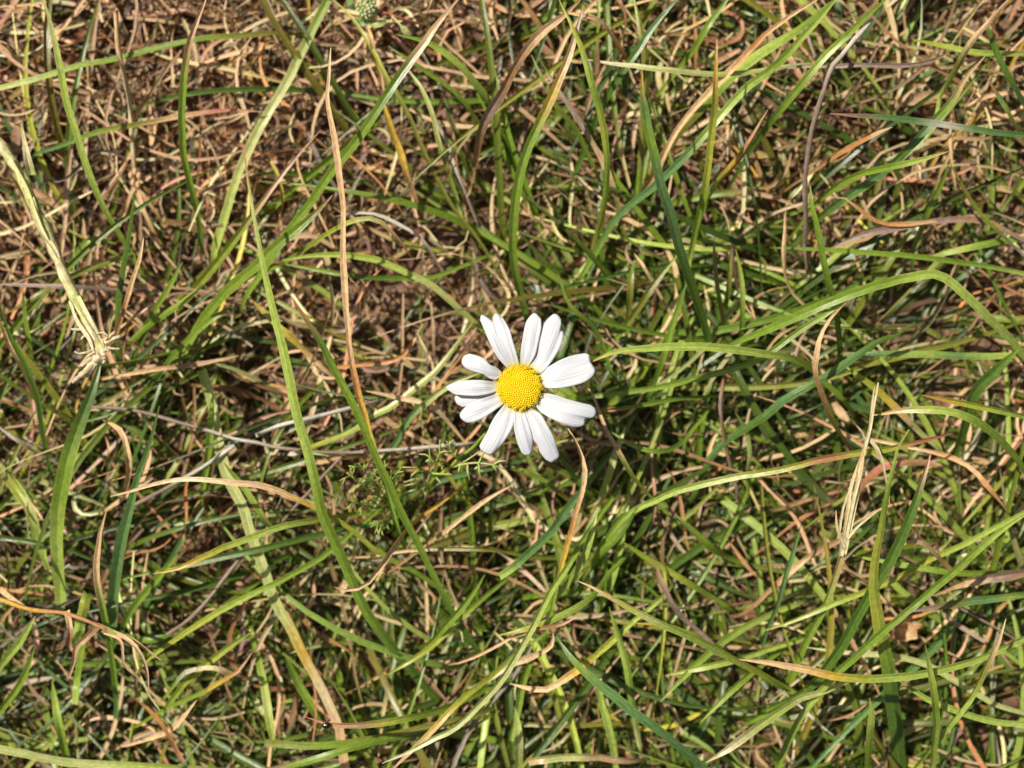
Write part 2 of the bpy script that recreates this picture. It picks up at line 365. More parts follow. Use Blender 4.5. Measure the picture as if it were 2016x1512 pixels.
# ------------------------------------------------------------------ traced blades
# tip-to-base pixel path of the photograph; heights in mm at tip, middle and base come from what lies over what.
# fields: kind | colours tip>base, a few darkened for shade on them | width px | z tip,mid,base mm | path | label   (kind: L leaf, S round stem, C cut or lying blade)
TRACED = '''
L|pllg|15|34,26,8|80,-12 97,40 112,115 120,165 130,210 150,270 175,345 205,410 240,470 262,505|long slender green blade with pale sheathed top beside the tan seed stalk
C|plggo|11|14,14,10|-25,180 70,155 150,130 230,115 300,95 400,75 505,68|green blade with pale edge lying across the brown thatch corner
L|sbgggd|16|30,24,4|408,-10 385,50 370,100 362,160 358,220 360,290 370,340 385,400 394,450|upright green blade with a tan withered tip over brown thatch
L|sxsogt|10|12,14,8|518,219 450,218 400,222 340,232 270,245 190,262 105,292|low dark green blade with a reddish straw tip
C|gppl|20|8,10,5|645,0 600,90 560,170 520,240 490,300 465,360 445,420 428,475|broad pale green blade banded with thin shadows, lying in brown thatch
T|xpllllgggdd|21|46,34,2|478,283 485,340 495,400 510,480 522,540 535,600 550,660 565,730 580,800 600,870 615,930 632,1000 650,1045 680,1110 720,1200 770,1270 820,1330 872,1390|longest light green blade arching past the dead straw strand
L|xdgggggdd|16|50,36,2|574,584 600,630 625,665 650,715 680,770 705,820 735,890 765,950 787,1000 830,1080 860,1140 890,1200 920,1250 967,1315|dark green blade with purple needle tip rising beside the flower stem
L|csssssssrkyg|11|40,34,18|651,94 648,150 646,200 655,250 665,310 675,400 677,480 680,560 684,620 690,690 700,745 718,815 740,890 768,985|long wavy tan strand turning green at its foot
L|bsdggggg|19|36,30,10|908,-8 862,45 830,92 780,160 740,222 700,280 650,342 610,400 570,452 540,500 510,545|straight dark green diagonal blade with a frayed brown tip
L|bgggggl|22|36,30,5|655,384 620,420 580,455 540,485 505,520 470,550 433,587 395,632 362,692|bright green blade with notched brown tip crossing under the diagonal blade
L|ddd|12|24,16,3|266,375 258,430 247,500 238,555 231,610 233,680 237,725|dark green upright blade behind the tan orange needle
L|cssrb|9|36,30,18|283,468 275,510 260,560 245,610 228,660|short tan and orange dry needle leaning over the torn stem
L|ddggll|32|22,22,4|197,718 180,770 165,810 145,860 130,910 120,960 112,1010 112,1090 120,1175|broad folded dark green blade with bright right half below the torn stem
L|dddd|11|20,14,3|0,600 20,660 50,720 75,780 85,840 95,900 106,945|
L|sss|11|20,12,5|0,632 20,680 45,720 62,760 78,805|pinkish tan dry blade beside the dark narrow one
S|vvvwvvww|7|12,15,10|165,800 230,803 290,812 350,830 410,845 460,860 504,868 560,880 620,887 700,890 780,885 872,878|long grey purple dead stem lying under the tall light blade
L|sscsskyygg|10|32,30,4|217,978 260,968 300,955 345,945 400,943 450,948 504,952 540,962 580,980 620,997 655,1015 700,1045 740,1080 790,1110 840,1140 880,1172|tan arching blade turning orange then yellow-green
L|kkyllyg|14|30,28,8|302,1129 350,1118 400,1095 440,1075 490,1058 540,1040 590,1028 655,1018 700,1012|yellow tipped lime blade joining the tan arching blade
L|ggdddt|14|16,16,6|238,1142 300,1125 400,1105 470,1090 504,1083 560,1070 640,1050 745,1030|
T|dttt|25|32,24,4|313,799 300,850 280,910 265,960 254,1010 240,1060 228,1130 222,1190 220,1228|blue-green pointed blade standing alone over dark shade
S|vvvv|8|12,16,10|482,1088 440,1140 400,1190 370,1220 338,1244|purple grey dead stem sloping above dark low blades
S|wwvv|8|14,14,8|462,876 400,920 330,960 270,992|grey and white dead stem crossing beneath the tan arch
L|sssgggt|15|32,26,4|210,1003 197,1050 190,1118 195,1165 200,1190 207,1225 217,1275 226,1335 230,1395|wrinkled tan blade with a green foot behind the curled claws
L|sssb|11|16,22,6|203,826 235,845 248,885 252,930 243,975|tan dry blade bent into an arch under the folded dark blade
C|gyl|22|16,14,10|172,1168 166,1195 158,1224|short lime stub with a torn pale end
L|lllg|15|22,16,3|70,1212 45,1255 20,1290 -20,1335|
L|ggg|15|20,14,3|68,1275 45,1335 20,1375 -15,1420|
L|glgg|17|12,14,6|103,1340 107,1370 115,1420 125,1470 135,1520|
C|lgg|16|20,16,6|148,1388 155,1330 165,1258|green blade with a square cut pale end
C|pppll|17|20,18,14|-20,1470 60,1487 120,1498 200,1506 385,1514|pale wide blade lying along the cut green stubs
L|rrrs|9|18,14,8|258,1368 300,1400 330,1440 350,1480 372,1520|vivid orange dry strand among lower green blades
L|yyylggg|11|16,20,10|262,1328 300,1292 360,1250 420,1212 504,1168 570,1135 640,1092 705,1038|long yellow-green blade running up to the lime blade
L|sscwg|9|14,22,6|492,1337 435,1318 400,1315 362,1325 342,1352|small arched blade turning from green to white to tan
L|srkggg|8|20,18,6|497,1283 470,1320 430,1345 400,1362 340,1387 297,1412|thin blade with orange kink and tan tip
L|sss|9|18,14,8|388,1378 362,1412 330,1440 283,1457|
C|lppppppkcss|23|10,14,8|398,728 420,800 430,870 450,940 480,1000 495,1050 520,1120 543,1186 570,1232 590,1275 610,1312 630,1350 650,1390 668,1432 675,1480 682,1525|thick pale stalk with brown spots running under the longest blade
L|llplg|18|14,14,5|541,1477 535,1440 526,1380 516,1330 508,1290|spearhead shaped light green leaf pointing down beside spotted stalk
L|xrbygggg|13|30,28,8|603,1413 630,1422 660,1430 700,1430 750,1425 800,1415 860,1400 900,1385 965,1352|green blade with coral red tip where the black beetle sits
C|ogoo|16|14,16,12|520,1462 600,1466 700,1458 800,1440 890,1420|dull olive blade just under the beetle's blade
L|ggggd|15|18,20,10|520,1525 580,1506 650,1485 720,1464 780,1452 860,1440|
L|wpppppllgg|14|38,34,10|752,1502 800,1482 850,1456 890,1436 930,1400 970,1360 1005,1312 1050,1232 1080,1172 1120,1110 1150,1060 1185,1008|long pale curving blade with a white tip and green upper end
L|sskyyl|11|26,28,14|768,1520 820,1470 850,1440 900,1385 960,1335 1015,1288|straight yellow blade fading to tan below the pale curving blade
L|bssssskk|11|38,36,14|656,1156 690,1163 722,1151 742,1128 762,1100 782,1067 797,1045 812,1030 832,1014|curly tan ribbon hooked over two dark blades
L|sssb|8|24,22,16|1012,953 960,985 920,1015 880,1045 833,1077|straight pinkish straw leading from below the petals
L|oos|8|18,20,14|1012,1086 920,1080 860,1080 780,1087|
C|lttt|17|30,28,18|984,1136 1008,1120 1040,1090 1065,1068 1090,1040 1112,1008|short blue-green blade with a square cut lower end
L|csyplllyyl|16|42,36,8|1139,1143 1165,1155 1200,1173 1250,1200 1300,1226 1340,1245 1400,1276 1450,1302 1500,1328 1560,1362|pale green spear with tan tip slanting over the dark gap
L|kygg|9|36,32,20|1250,1228 1310,1231 1360,1250 1420,1282 1470,1310|slim yellow tipped blade hugging the pale green spear
L|dgttttt|20|26,32,20|1095,1255 1120,1290 1150,1325 1200,1365 1250,1405 1300,1440 1350,1480 1395,1520|glossy blue-green blade with a blunt dark top
L|yylgg|14|24,24,10|982,1251 1030,1241 1080,1224 1130,1200 1165,1176 1200,1128|
L|sbbs|8|28,28,22|1135,1214 1100,1230 1050,1240 1004,1257|brown withered strip lying on the pale curving blade
L|sssc|10|26,24,14|1088,1244 1084,1272 1050,1290 1002,1312|tan strip with a sharp bent corner
L|ssskyyl|13|22,24,14|1004,1345 1070,1358 1110,1338 1150,1310 1200,1266 1248,1222|tan shrivelled blade turning yellow then green as it climbs
L|glgp|15|20,16,4|1200,1195 1215,1250 1230,1300 1240,1360 1250,1420 1256,1455|
L|gll|16|16,14,6|1172,1335 1190,1400 1205,1460 1214,1520|
L|lpl|18|18,16,6|1014,1395 1020,1460 1020,1525|
C|spps|18|16,18,14|1040,1500 1100,1492 1180,1490|pale blotched blade piece with torn brown spots
L|scplp|18|38,36,24|1389,1501 1430,1476 1470,1446 1512,1416 1540,1396 1577,1374|pale folded blade with tan pointed tip and ragged wide end
L|yyooo|8|12,14,6|640,-15 690,30 720,75 740,110 760,150 785,190 810,240 840,310 870,370 900,420 940,470 965,510|
L|ksks|10|16,14,8|722,48 735,95 742,125 750,155|
L|kkkb|12|14,10,4|752,190 765,240 785,290 800,340 810,368|golden dry blade hanging below the small budding weed
L|ggllgd|14|22,18,3|778,68 830,80 870,100 905,130 940,170 962,200 992,275|short green blade curving from the budding weed to the brown blade
L|bssbbvbb|20|32,30,6|1150,-8 1110,30 1070,60 1040,92 1010,140 985,190 960,230 945,270 932,335|wide twisted brown dead blade leaning across the green tuft
L|pppol|9|14,14,4|795,130 830,175 850,220 862,270 880,330 903,405|
L|ggd|8|14,12,4|765,90 840,140 900,185 945,245|
S|vwv|7|10,10,5|842,208 880,280 900,340 928,408|
L|rspygg|9|12,20,4|812,510 790,478 765,450 735,430 700,432 660,450 600,490 555,520|low green arch ending in an orange tip above the dark soil
L|vwwv|6|10,14,8|655,426 730,420 780,440 830,470 858,512|
L|lllpl|12|12,14,6|555,512 650,500 720,505 790,530 850,560 880,585 920,620 958,655|
L|ggdgg|9|10,14,6|540,515 620,530 700,543 780,548 850,545 925,518|
L|lpply|11|12,14,8|932,632 890,690 850,740 810,770 770,800 730,820 690,850 635,872|
L|pptt|14|18,16,8|950,732 890,755 840,790 800,830 780,870 755,905|pale blue-green blade slanting down from behind the left petals
S|www|9|20,18,16|505,856 540,840 580,828 640,816|short bleached white straw piece behind the tall light blade
L|wwp|9|18,18,16|565,897 580,893 597,889|
S|vv|6|14,12,8|672,900 620,955 575,1005|
L|kyks|12|12,10,6|495,590 540,635 580,670 625,715|
L|srrr|9|10,9,6|833,636 820,655 800,690 770,712 695,720|hooked rust coloured strip on the bare soil patch
L|sscs|9|14,14,8|718,770 790,785 850,800 895,845|
L|sss|10|12,10,6|718,788 760,828 800,850 845,872|
L|wskggggd|20|32,30,6|1147,18 1135,60 1120,110 1105,145 1085,190 1060,245 1040,290 1025,340 1015,400 1010,460 1012,520 1030,600|curving green blade with a whitish bent tip standing in the tuft
L|yylgyggo|12|34,30,4|1100,0 1125,55 1145,100 1160,150 1175,200 1188,250 1195,310 1193,370 1185,425 1172,470|slender yellow-green blade bowing right beside the whitish-tipped one
L|gogo|9|22,18,5|1045,108 1070,160 1095,210 1130,250 1155,300 1183,362|
L|vvso|11|20,18,5|1075,140 1110,190 1150,250 1185,310 1210,370 1222,430|
L|dtddd|13|26,22,6|1345,-15 1290,50 1250,110 1220,152 1190,200 1165,260 1142,318|narrow dark blue-green diagonal behind the tan hooked strand
L|yooog|17|20,16,4|1248,-10 1262,60 1270,110 1272,160 1270,220 1265,300 1257,380|
L|sssrrb|9|28,26,10|1100,25 1165,35 1190,50 1215,90 1235,120 1247,145|tan strand hooked downward above the needle tip blade
L|ccppplp|10|26,28,22|1153,117 1200,125 1260,132 1320,140 1370,145 1440,145 1515,136|pale blade lying level across the upright blades
L|ktgtttddd|21|52,40,6|1264,138 1265,180 1272,220 1280,270 1290,310 1300,360 1320,420 1340,490 1355,540 1375,600 1390,650 1398,685|tall blue-green needle blade tapering to a pale gold point
L|llglltttg|17|24,28,6|1655,-12 1590,60 1545,110 1512,140 1470,170 1420,222 1370,280 1330,322 1280,370 1220,420 1190,465 1165,510|long sea-green blade slanting beneath the needle blade
L|ssrsssbb|14|24,24,6|1618,-8 1560,28 1512,65 1450,130 1400,180 1360,222 1330,262 1310,300 1280,360 1233,415|long orange tan dead blade parallel to the sea-green blade
L|ggllgoo|22|18,18,6|1640,0 1570,60 1510,97 1450,142 1400,192 1350,245 1310,300|broad green blade half hidden under the orange tan dead one
L|skoyyggl|15|44,34,6|1411,77 1410,140 1409,200 1402,270 1395,330 1385,390 1370,450 1355,520|upright olive needle blade crossing in front of the sea-green one
L|ggg|12|20,18,8|1440,-12 1400,40 1370,90 1335,138|
L|ssrkyg|13|28,24,6|1512,215 1482,270 1465,300 1440,330 1410,362 1390,395|split tan blade turning orange and yellow towards its foot
L|ggglggdd|16|26,28,8|1755,-12 1680,57 1630,105 1580,165 1545,210 1512,250 1475,300|clean green diagonal blade touching the purple stem fork
S|wwvvvvvv|10|28,28,5|1715,38 1665,100 1637,132 1625,170 1610,212 1597,260 1590,310 1585,360 1587,420 1585,490|purple grey stem bending at its fork into a steep drop
L|svvvv|9|26,28,24|1882,95 1830,122 1770,128 1700,127 1638,131|purple tan side leaf reaching level from the stem fork
L|sbssoll|14|30,26,10|1995,-10 1950,40 1910,85 1890,120 1870,157 1850,190|brown-pink blade turning green lower down by the yellow-green one
L|xvttwttt|15|42,38,30|1634,224 1690,228 1750,232 1830,240 1900,250 1960,260 2035,268|silvery green blade with a pinkish needle tip lying level
L|yyllly|11|18,18,14|1795,78 1860,92 1920,103 2030,106|
L|ssgtdttdd|18|30,28,5|1942,108 1905,150 1888,180 1860,215 1830,247 1800,280 1760,320 1720,352 1660,392 1620,422 1575,465|deep teal blade with a straw coloured bent top
L|slgggg|12|36,30,6|1867,298 1800,318 1740,333 1690,346 1640,372 1598,410|bright green sickle blade pointing over the teal blade
L|dddt|12|22,22,14|1940,40 1965,110 1985,150 2025,220|
L|xtlt|9|26,24,14|1943,153 1970,195 1990,230 2012,270|
L|oogow|8|24,20,10|1868,318 1890,360 1920,410 1960,452 2025,510|thin olive strand trailing to the pale right edge leaf
L|gggd|13|24,18,5|1868,322 1850,370 1830,412 1810,460 1795,500|
L|lgggddd|15|42,32,5|1595,364 1600,410 1610,452 1620,500 1632,556 1645,605 1650,645 1655,690 1650,750|plain green upright blade passing behind the bent blade
L|gggggl|10|14,18,12|1515,488 1580,490 1650,495 1720,500 1790,506 1850,513 1920,522 2030,542|
L|vvvvbv|12|14,16,10|1612,502 1690,465 1750,452 1820,440 1890,432 1950,440 2025,478|broad purple brown dead blade curving over bare soil
L|srrss|8|20,18,12|1640,388 1665,392 1700,420 1740,440 1800,440 1890,428|
L|srrb|9|26,22,10|1756,250 1720,265 1660,296 1608,332|rust coloured straight strip pointing at the sickle blade
L|glgl|15|12,14,8|1825,507 1900,490 1970,475 2035,466|
L|sss|8|22,18,10|1546,412 1543,470 1543,510 1552,560 1575,592|
L|dggggggllllll|20|12,36,14|1405,696 1460,670 1512,650 1580,620 1650,590 1720,565 1780,549 1825,541 1843,541 1855,546 1870,555 1900,582 1950,630 1990,670 2016,700 2040,725|sharply creased green blade with one yellow-green half over sandy soil
L|llgggggg|14|33,26,8|1700,572 1660,595 1630,618 1570,655 1495,707 1418,734 1341,754 1260,770 1186,778|long green blade running under the creased blade and dipping into shade
L|kllllllgg|18|38,38,16|1160,716 1190,700 1230,690 1290,683 1340,681 1400,683 1460,690 1512,697 1560,705 1600,727 1618,748|light green blade arching out from under the right petals
L|lyyksp|15|18,18,12|1662,720 1710,755 1750,790 1780,820 1815,855|yellow-green blade with a tan scorched lower half
L|ksllgggg|17|34,38,20|1714,818 1770,808 1830,806 1880,812 1930,835 1970,870 2000,905 2035,955|smooth green blade bowing over the mottled blade's end
L|rkyyll|11|36,34,26|1814,778 1860,787 1910,797 1960,808 2035,824|green blade with a fine orange tip above the bowing blade
L|bsssbboob|10|34,36,6|1668,592 1640,620 1620,652 1610,690 1607,732 1615,760 1630,800 1645,836 1660,862 1685,897|dry tan blade with a hooked top running into an olive stalk
L|ddtdtdtd|17|26,26,6|1802,632 1760,660 1730,668 1690,695 1640,730 1590,760 1540,790 1512,817 1470,845 1430,870 1400,902 1378,945|dark teal blade slanting down behind the hooked tan blade
L|gtltll|15|16,18,14|1655,697 1740,697 1830,700 1920,702 2035,699|level sea-green blade resting just above bare sandy soil
L|gdddd|26|24,18,4|2005,686 1960,730 1920,770 1905,812 1895,852 1878,895|wide dark green blade bent at the foot of the creased blade
L|bxyyxyyplllgg|15|28,32,8|1885,848 1850,860 1800,872 1740,885 1680,893 1620,905 1560,920 1512,930 1460,938 1400,950 1340,965 1290,985 1240,1010 1200,1055 1165,1110|mottled yellow-green blade with a pinkish streak and brown spots
T|llgyyygddd|30|46,30,3|1791,845 1770,880 1760,920 1750,960 1743,1005 1735,1050 1725,1110 1723,1150 1730,1205 1740,1260 1750,1310 1757,1370 1765,1430 1772,1520|tall blade pale above and broad dark folded below
L|xddddddg|22|36,30,6|1832,893 1815,950 1797,1005 1775,1060 1750,1112 1720,1160 1690,1215 1660,1270 1630,1312 1590,1358 1512,1398|thick dark green diagonal blade speckled with dust
L|llggggglgg|17|32,32,12|2035,1003 1970,1047 1920,1087 1860,1140 1800,1190 1740,1240 1690,1287 1640,1332 1590,1392 1555,1452 1525,1525|long fresh green blade crossing the thick dark diagonal
L|ssskyllllll|18|42,42,26|1455,1298 1512,1304 1560,1313 1605,1322 1645,1331 1700,1335 1760,1331 1820,1324 1880,1310 1940,1290 2035,1247|bright smile shaped blade with a long tan tip
L|olgll|15|44,34,6|1820,1268 1830,1310 1838,1360 1845,1420 1840,1470 1834,1525|light green spike rising across the smile shaped blade
L|csollgg|14|40,32,8|1981,1218 1965,1270 1945,1310 1920,1360 1890,1402 1850,1452 1800,1512|blade with a dry tan tip poking above the smile shaped blade
L|bglllll|13|28,28,24|1768,1338 1820,1375 1870,1395 1930,1415 1980,1425 2035,1424|green blade sagging below the smile shaped blade
L|olgg|13|34,26,6|1712,1374 1717,1400 1713,1450 1708,1522|
L|vvottlt|17|20,20,14|1795,1205 1850,1195 1900,1185 1960,1178 2035,1167|
L|bsvb|22|20,20,16|1835,1172 1900,1145 1960,1136 2035,1124|wide purple brown dead blade at the edge of the green tangle
L|tttt|9|26,22,8|1576,1033 1560,1090 1545,1140 1530,1190 1512,1232 1503,1265|narrow teal blade standing left of the frayed straw
L|yylyyylll|11|16,20,14|1500,1243 1580,1215 1640,1190 1700,1165 1770,1135 1830,1100 1900,1070 2035,1000|
L|sssb|9|26,28,18|1765,1080 1790,1065 1820,1070 1842,1092 1862,1112|curled tan flake hooked beside the thick dark diagonal
L|pcppppp|11|12,16,12|1588,1275 1680,1287 1760,1292 1830,1312 1900,1350 1960,1385 2035,1410|pale straw-green strip lying low beneath the smile shaped blade
L|llggg|11|20,20,14|1678,1092 1740,1105 1810,1118 1880,1127 1960,1128 2035,1124|
L|bbsb|11|14,14,10|1690,1045 1600,1092 1510,1168|
L|sbxb|12|12,16,8|1865,922 1820,910 1760,912 1720,930 1688,970|pinkish brown strip arched over bare soil
L|brsrs|9|20,20,14|1985,1010 1950,966 1910,920 1860,896 1808,884|orange tan strip curling down under the bowing blade
L|loog|14|16,14,4|1335,500 1290,560 1250,620 1212,668|
L|dggd|12|16,14,4|1352,555 1330,620 1315,670 1300,722 1283,765|
L|gog|11|12,10,3|1246,515 1240,580 1235,645|
L|ss|8|12,12,6|1248,498 1285,560 1312,605|
L|ssssgog|8|26,24,12|1147,752 1170,785 1185,830 1197,855 1215,885 1235,920 1255,950 1295,992|fine strand tan above and olive below, right of the petals
L|sssrkgg|9|28,26,8|1113,836 1135,872 1148,905 1153,935 1146,980 1134,1012 1115,1080 1100,1140 1078,1235|tan strand hanging from beneath the lower petals
L|gggdg|9|14,18,10|1200,848 1240,875 1280,888 1320,885 1350,865 1362,848|small green blade curved like a cradle right of the flower
L|gggdg|8|20,18,12|1188,807 1250,800 1320,787 1395,781|
L|pplp|15|14,12,4|1232,838 1215,880 1200,930 1180,990 1168,1015|
S|bvbv|8|24,18,6|1425,738 1420,800 1428,860 1442,935|
L|glpg|8|22,16,6|1447,810 1470,850 1475,890 1470,945|
L|dgd|9|16,12,6|1096,890 1140,950 1175,990|
L|ggo|9|14,14,8|1005,918 1060,940 1120,985|
L|voo|10|18,14,4|1405,470 1412,560 1428,650|
L|ood|10|16,12,4|1438,490 1436,560 1422,630|
L|ylgg|10|20,16,4|1448,490 1460,560 1461,640 1453,690|
L|dgdgd|8|18,14,4|1098,540 1120,600 1165,640 1190,690 1200,730 1228,768|
L|ggd|15|20,16,5|955,1130 915,1190 870,1240 820,1300|
L|yyg|11|14,14,8|760,1330 840,1280 900,1225 960,1170|
L|lgl|13|16,14,6|1300,1380 1380,1300 1460,1240 1540,1200|
L|yll|12|14,16,10|1310,1330 1400,1310 1460,1296 1540,1270|
L|lgg|14|18,14,6|1380,1420 1440,1360 1510,1300 1560,1260|
L|gyg|12|16,14,6|1225,1065 1270,1095 1330,1130 1410,1180|lime blade slipping under the pale green spear
L|dgg|15|20,16,6|1255,1000 1220,1050 1180,1090 1150,1140|
L|bvv|10|20,18,12|1288,1100 1305,1150 1335,1205 1378,1245|brown grey withered blade bending over the lime blade
L|llg|16|18,16,8|1175,1008 1160,1070 1130,1130 1090,1180|
L|lgg|12|20,16,6|1330,1012 1370,1050 1410,1085 1440,1100|
L|ggl|13|18,16,6|1060,1270 1030,1340 1020,1400 1010,1440|
L|dgg|18|10,10,6|560,1290 590,1350 620,1400 640,1440|
L|ggd|12|18,14,6|460,600 400,640 350,690 310,740|
L|lgg|12|20,14,5|400,560 350,600 290,640 250,680|
L|ggd|11|22,16,5|360,515 330,570 300,620 275,680|
L|sbs|9|14,16,10|470,700 400,715 320,725 260,735|
L|lgg|13|14,12,6|420,770 415,840 410,900 400,960|
L|gyg|14|18,14,6|500,1240 430,1290 370,1340 330,1390|
L|ggd|13|20,16,8|350,1090 300,1150 260,1200 240,1240|
L|dgd|14|16,14,8|340,1250 290,1260 240,1250|
L|gld|12|18,14,5|440,910 480,960 520,1020 560,1070|
L|sss|9|14,12,6|300,870 290,920 270,960 230,990|
L|lpl|17|12,12,8|10,920 50,980 70,1030 85,1080|
L|pyl|19|14,12,8|-15,900 20,950 55,1000 70,1050|broad yellowish blade slumped at the foot of the folded dark blade
L|wvv|8|14,12,8|-10,835 40,870 80,895 100,905|
L|dgg|10|16,14,5|45,570 52,640 60,690 66,730|
L|vvv|8|12,14,10|-10,560 60,562 140,563 230,570|
L|oog|10|12,14,8|10,620 70,585 140,545 230,510|
L|ggt|10|10,10,6|230,480 180,470 150,500 130,540|
'''
TRACED = [l.split('|') for l in TRACED.strip().splitlines()]
SHARED = {'green': ('plain green grass blade tangled low among the other blades', 'grass blade', 'green blades tangled low in the turf', 'grass_blade'),
          'dry': ('plain dry grass blade tangled low in the thatch', 'dry grass', 'dry blades tangled low in the thatch', 'dry_grass_blade'),
          'stem': ('plain grey dead stem lying low in the thatch', 'dead stem', 'dead stems lying low in the thatch', 'dead_stem')}

REF_NAMES = {  # short names of blades that are easy to find, used to say where the plainer ones lie
    'long slender green blade with pale': 'pale-topped slender blade', 'upright green blade with a tan': 'tan-tipped upright blade',
    'low dark green blade with a red': 'reddish-tipped low blade', 'broad pale green blade': 'broad banded pale blade',
    'longest light green': 'longest light green blade', 'dark green blade with purple': 'purple-tipped dark blade', 'long wavy tan': 'wavy tan strand',
    'straight dark green diag': 'brown-tipped straight diagonal blade', 'bright green blade with notched': 'notched bright blade',
    'short tan and orange': 'tan orange needle', 'broad folded dark': 'broad folded dark blade', 'long grey purple': 'long grey purple stem',
    'tan arching blade turning': 'tan arching blade', 'yellow tipped lime': 'yellow-tipped lime blade', 'blue-green pointed blade': 'blue-green pointed blade',
    'wrinkled tan blade': 'wrinkled tan blade', 'vivid orange': 'vivid orange strand', 'thick pale stalk': 'thick spotted pale stalk',
    'spearhead': 'spearhead leaf', 'green blade with coral': "beetle's red-tipped blade", 'long pale curving': 'white-tipped pale curving blade',
    'straight yellow blade': 'straight yellow blade', 'curly tan ribbon': 'curly tan ribbon', 'short blue-green blade with': 'square-cut blue-green blade',
    'pale green spear': 'pale green spear', 'glossy blue-green': 'glossy blunt blue-green blade', 'tan shrivelled': 'shrivelled tan blade',
    'pale folded blade': 'ragged pale folded blade', 'golden dry blade': 'golden dry blade', 'wide twisted brown': 'wide twisted brown blade',
    'low green arch': 'orange-tipped low arch', 'pale blue-green blade slant': 'pale blue-green slanting blade', 'hooked rust': 'hooked rust strip',
    'curving green blade with a whit': 'whitish-tipped curving blade', 'slender yellow-green blade bow': 'bowing yellow-green blade',
    'narrow dark blue-green diag': 'narrow dark blue-green diagonal', 'tan strand hooked': 'hooked tan strand', 'pale blade lying level': 'level pale blade',
    'tall blue-green needle': 'tall needle blade', 'long sea-green': 'long sea-green blade', 'long orange tan': 'long orange tan dead blade',
    'upright olive': 'upright olive needle', 'split tan': 'split tan blade', 'clean green diag': 'clean green diagonal blade',
    'purple grey stem bend': 'forked purple stem', 'silvery': 'silvery needle-tipped blade', 'deep teal': 'straw-topped teal blade',
    'bright green sickle': 'sickle blade', 'broad purple brown': 'curving purple brown blade', 'sharply creased': 'sharply creased blade',
    'light green blade arching': 'blade arching from under the petals', 'yellow-green blade with a tan sc': 'scorched yellow-green blade',
    'smooth green blade bow': 'smooth bowing blade', 'green blade with a fine orange': 'orange-tipped fine blade', 'dry tan blade with a hooked': 'hooked-top dry blade',
    'dark teal': 'dark teal blade', 'level sea-green': 'level sea-green blade', 'wide dark green blade bent': 'wide bent dark blade',
    'mottled': 'mottled pink-streaked blade', 'tall blade pale': 'tall folded blade', 'thick dark': 'thick dark diagonal', 'long fresh': 'long fresh green blade',
    'bright smile': 'smile shaped blade', 'light green spike': 'light green spike', 'blade with a dry tan': 'dry-tipped poking blade',
    'wide purple brown dead': 'wide purple brown blade', 'narrow teal': 'narrow teal blade', 'small green blade curved': 'cradle shaped blade',
    'fine strand tan': 'fine tan and olive strand', 'tan strand hanging': 'tan strand below the petals', 'brown grey withered': 'brown grey withered blade',
    'long yellow-green blade running': 'long yellow-green blade', 'broad yellowish': 'slumped yellowish blade'}
REFS, PENDING = [], []
def place_labels():
    """give each plainer blade the colour, size and neighbour that single it out"""
    made = {}
    for o, path, c, key, L2 in PENDING:
        best = []
        for ref, q in REFS:
            dd = np.linalg.norm(path[:, None] - q[None], axis=-1)
            best.append((dd.min(), ref))
        best.sort()
        rel = 'crossing' if best[0][0] < 14 else 'close to'
        size = 'short' if L2 < 170 else ('long' if L2 > 380 else 'medium length')
        if key == 'stem': word = 'grey dead stem'
        elif key == 'dry':
            word = ('brown' if c[0] < .42 else 'tan') + ' dry blade'
        else:
            r_, g_, b_ = c
            hue = 'blue-green' if b_ > .27 * g_ and r_ < .62 * g_ else ('yellow-green' if r_ > .80 * g_ and g_ > .25 else ('olive' if r_ > .85 * g_ else ('dark green' if g_ < .19 else ('light green' if g_ > .32 else 'mid green'))))
            word = hue + ' grass blade'
        tail = '' if best[1][0] > 120 or len(best[0][1].split()) + len(best[1][1].split()) > 8 or best[1][1] == best[0][1] else ' beside the ' + best[1][1]
        lab = f'{size} {word} {rel} the {best[0][1]}'
        if len((lab + tail).split()) <= 16: lab += tail
        made.setdefault(lab, []).append((o, key))
    for lab, os_ in made.items():
        for o, key in os_:
            tag(o, lab, SHARED[key][1], SHARED[key][2])

def blade_profile(kind, t, length=400):
    if kind == 'L':
        tipp = np.clip(t / min(.40, 190 / length), 0, 1)
        w = .10 + .90 * np.sin(tipp * math.pi / 2) ** .85
        return w * (1 - .25 * np.clip((t - .65) / .35, 0, 1))
    if kind == 'T':                # slow taper from a fine tip
        return .12 + .88 * np.clip(t / (.38 if length > 900 else .62), 0, 1)
    if kind == 'C':
        return .92 + .08 * np.sin(t * math.pi)
    return np.ones_like(t) * .95

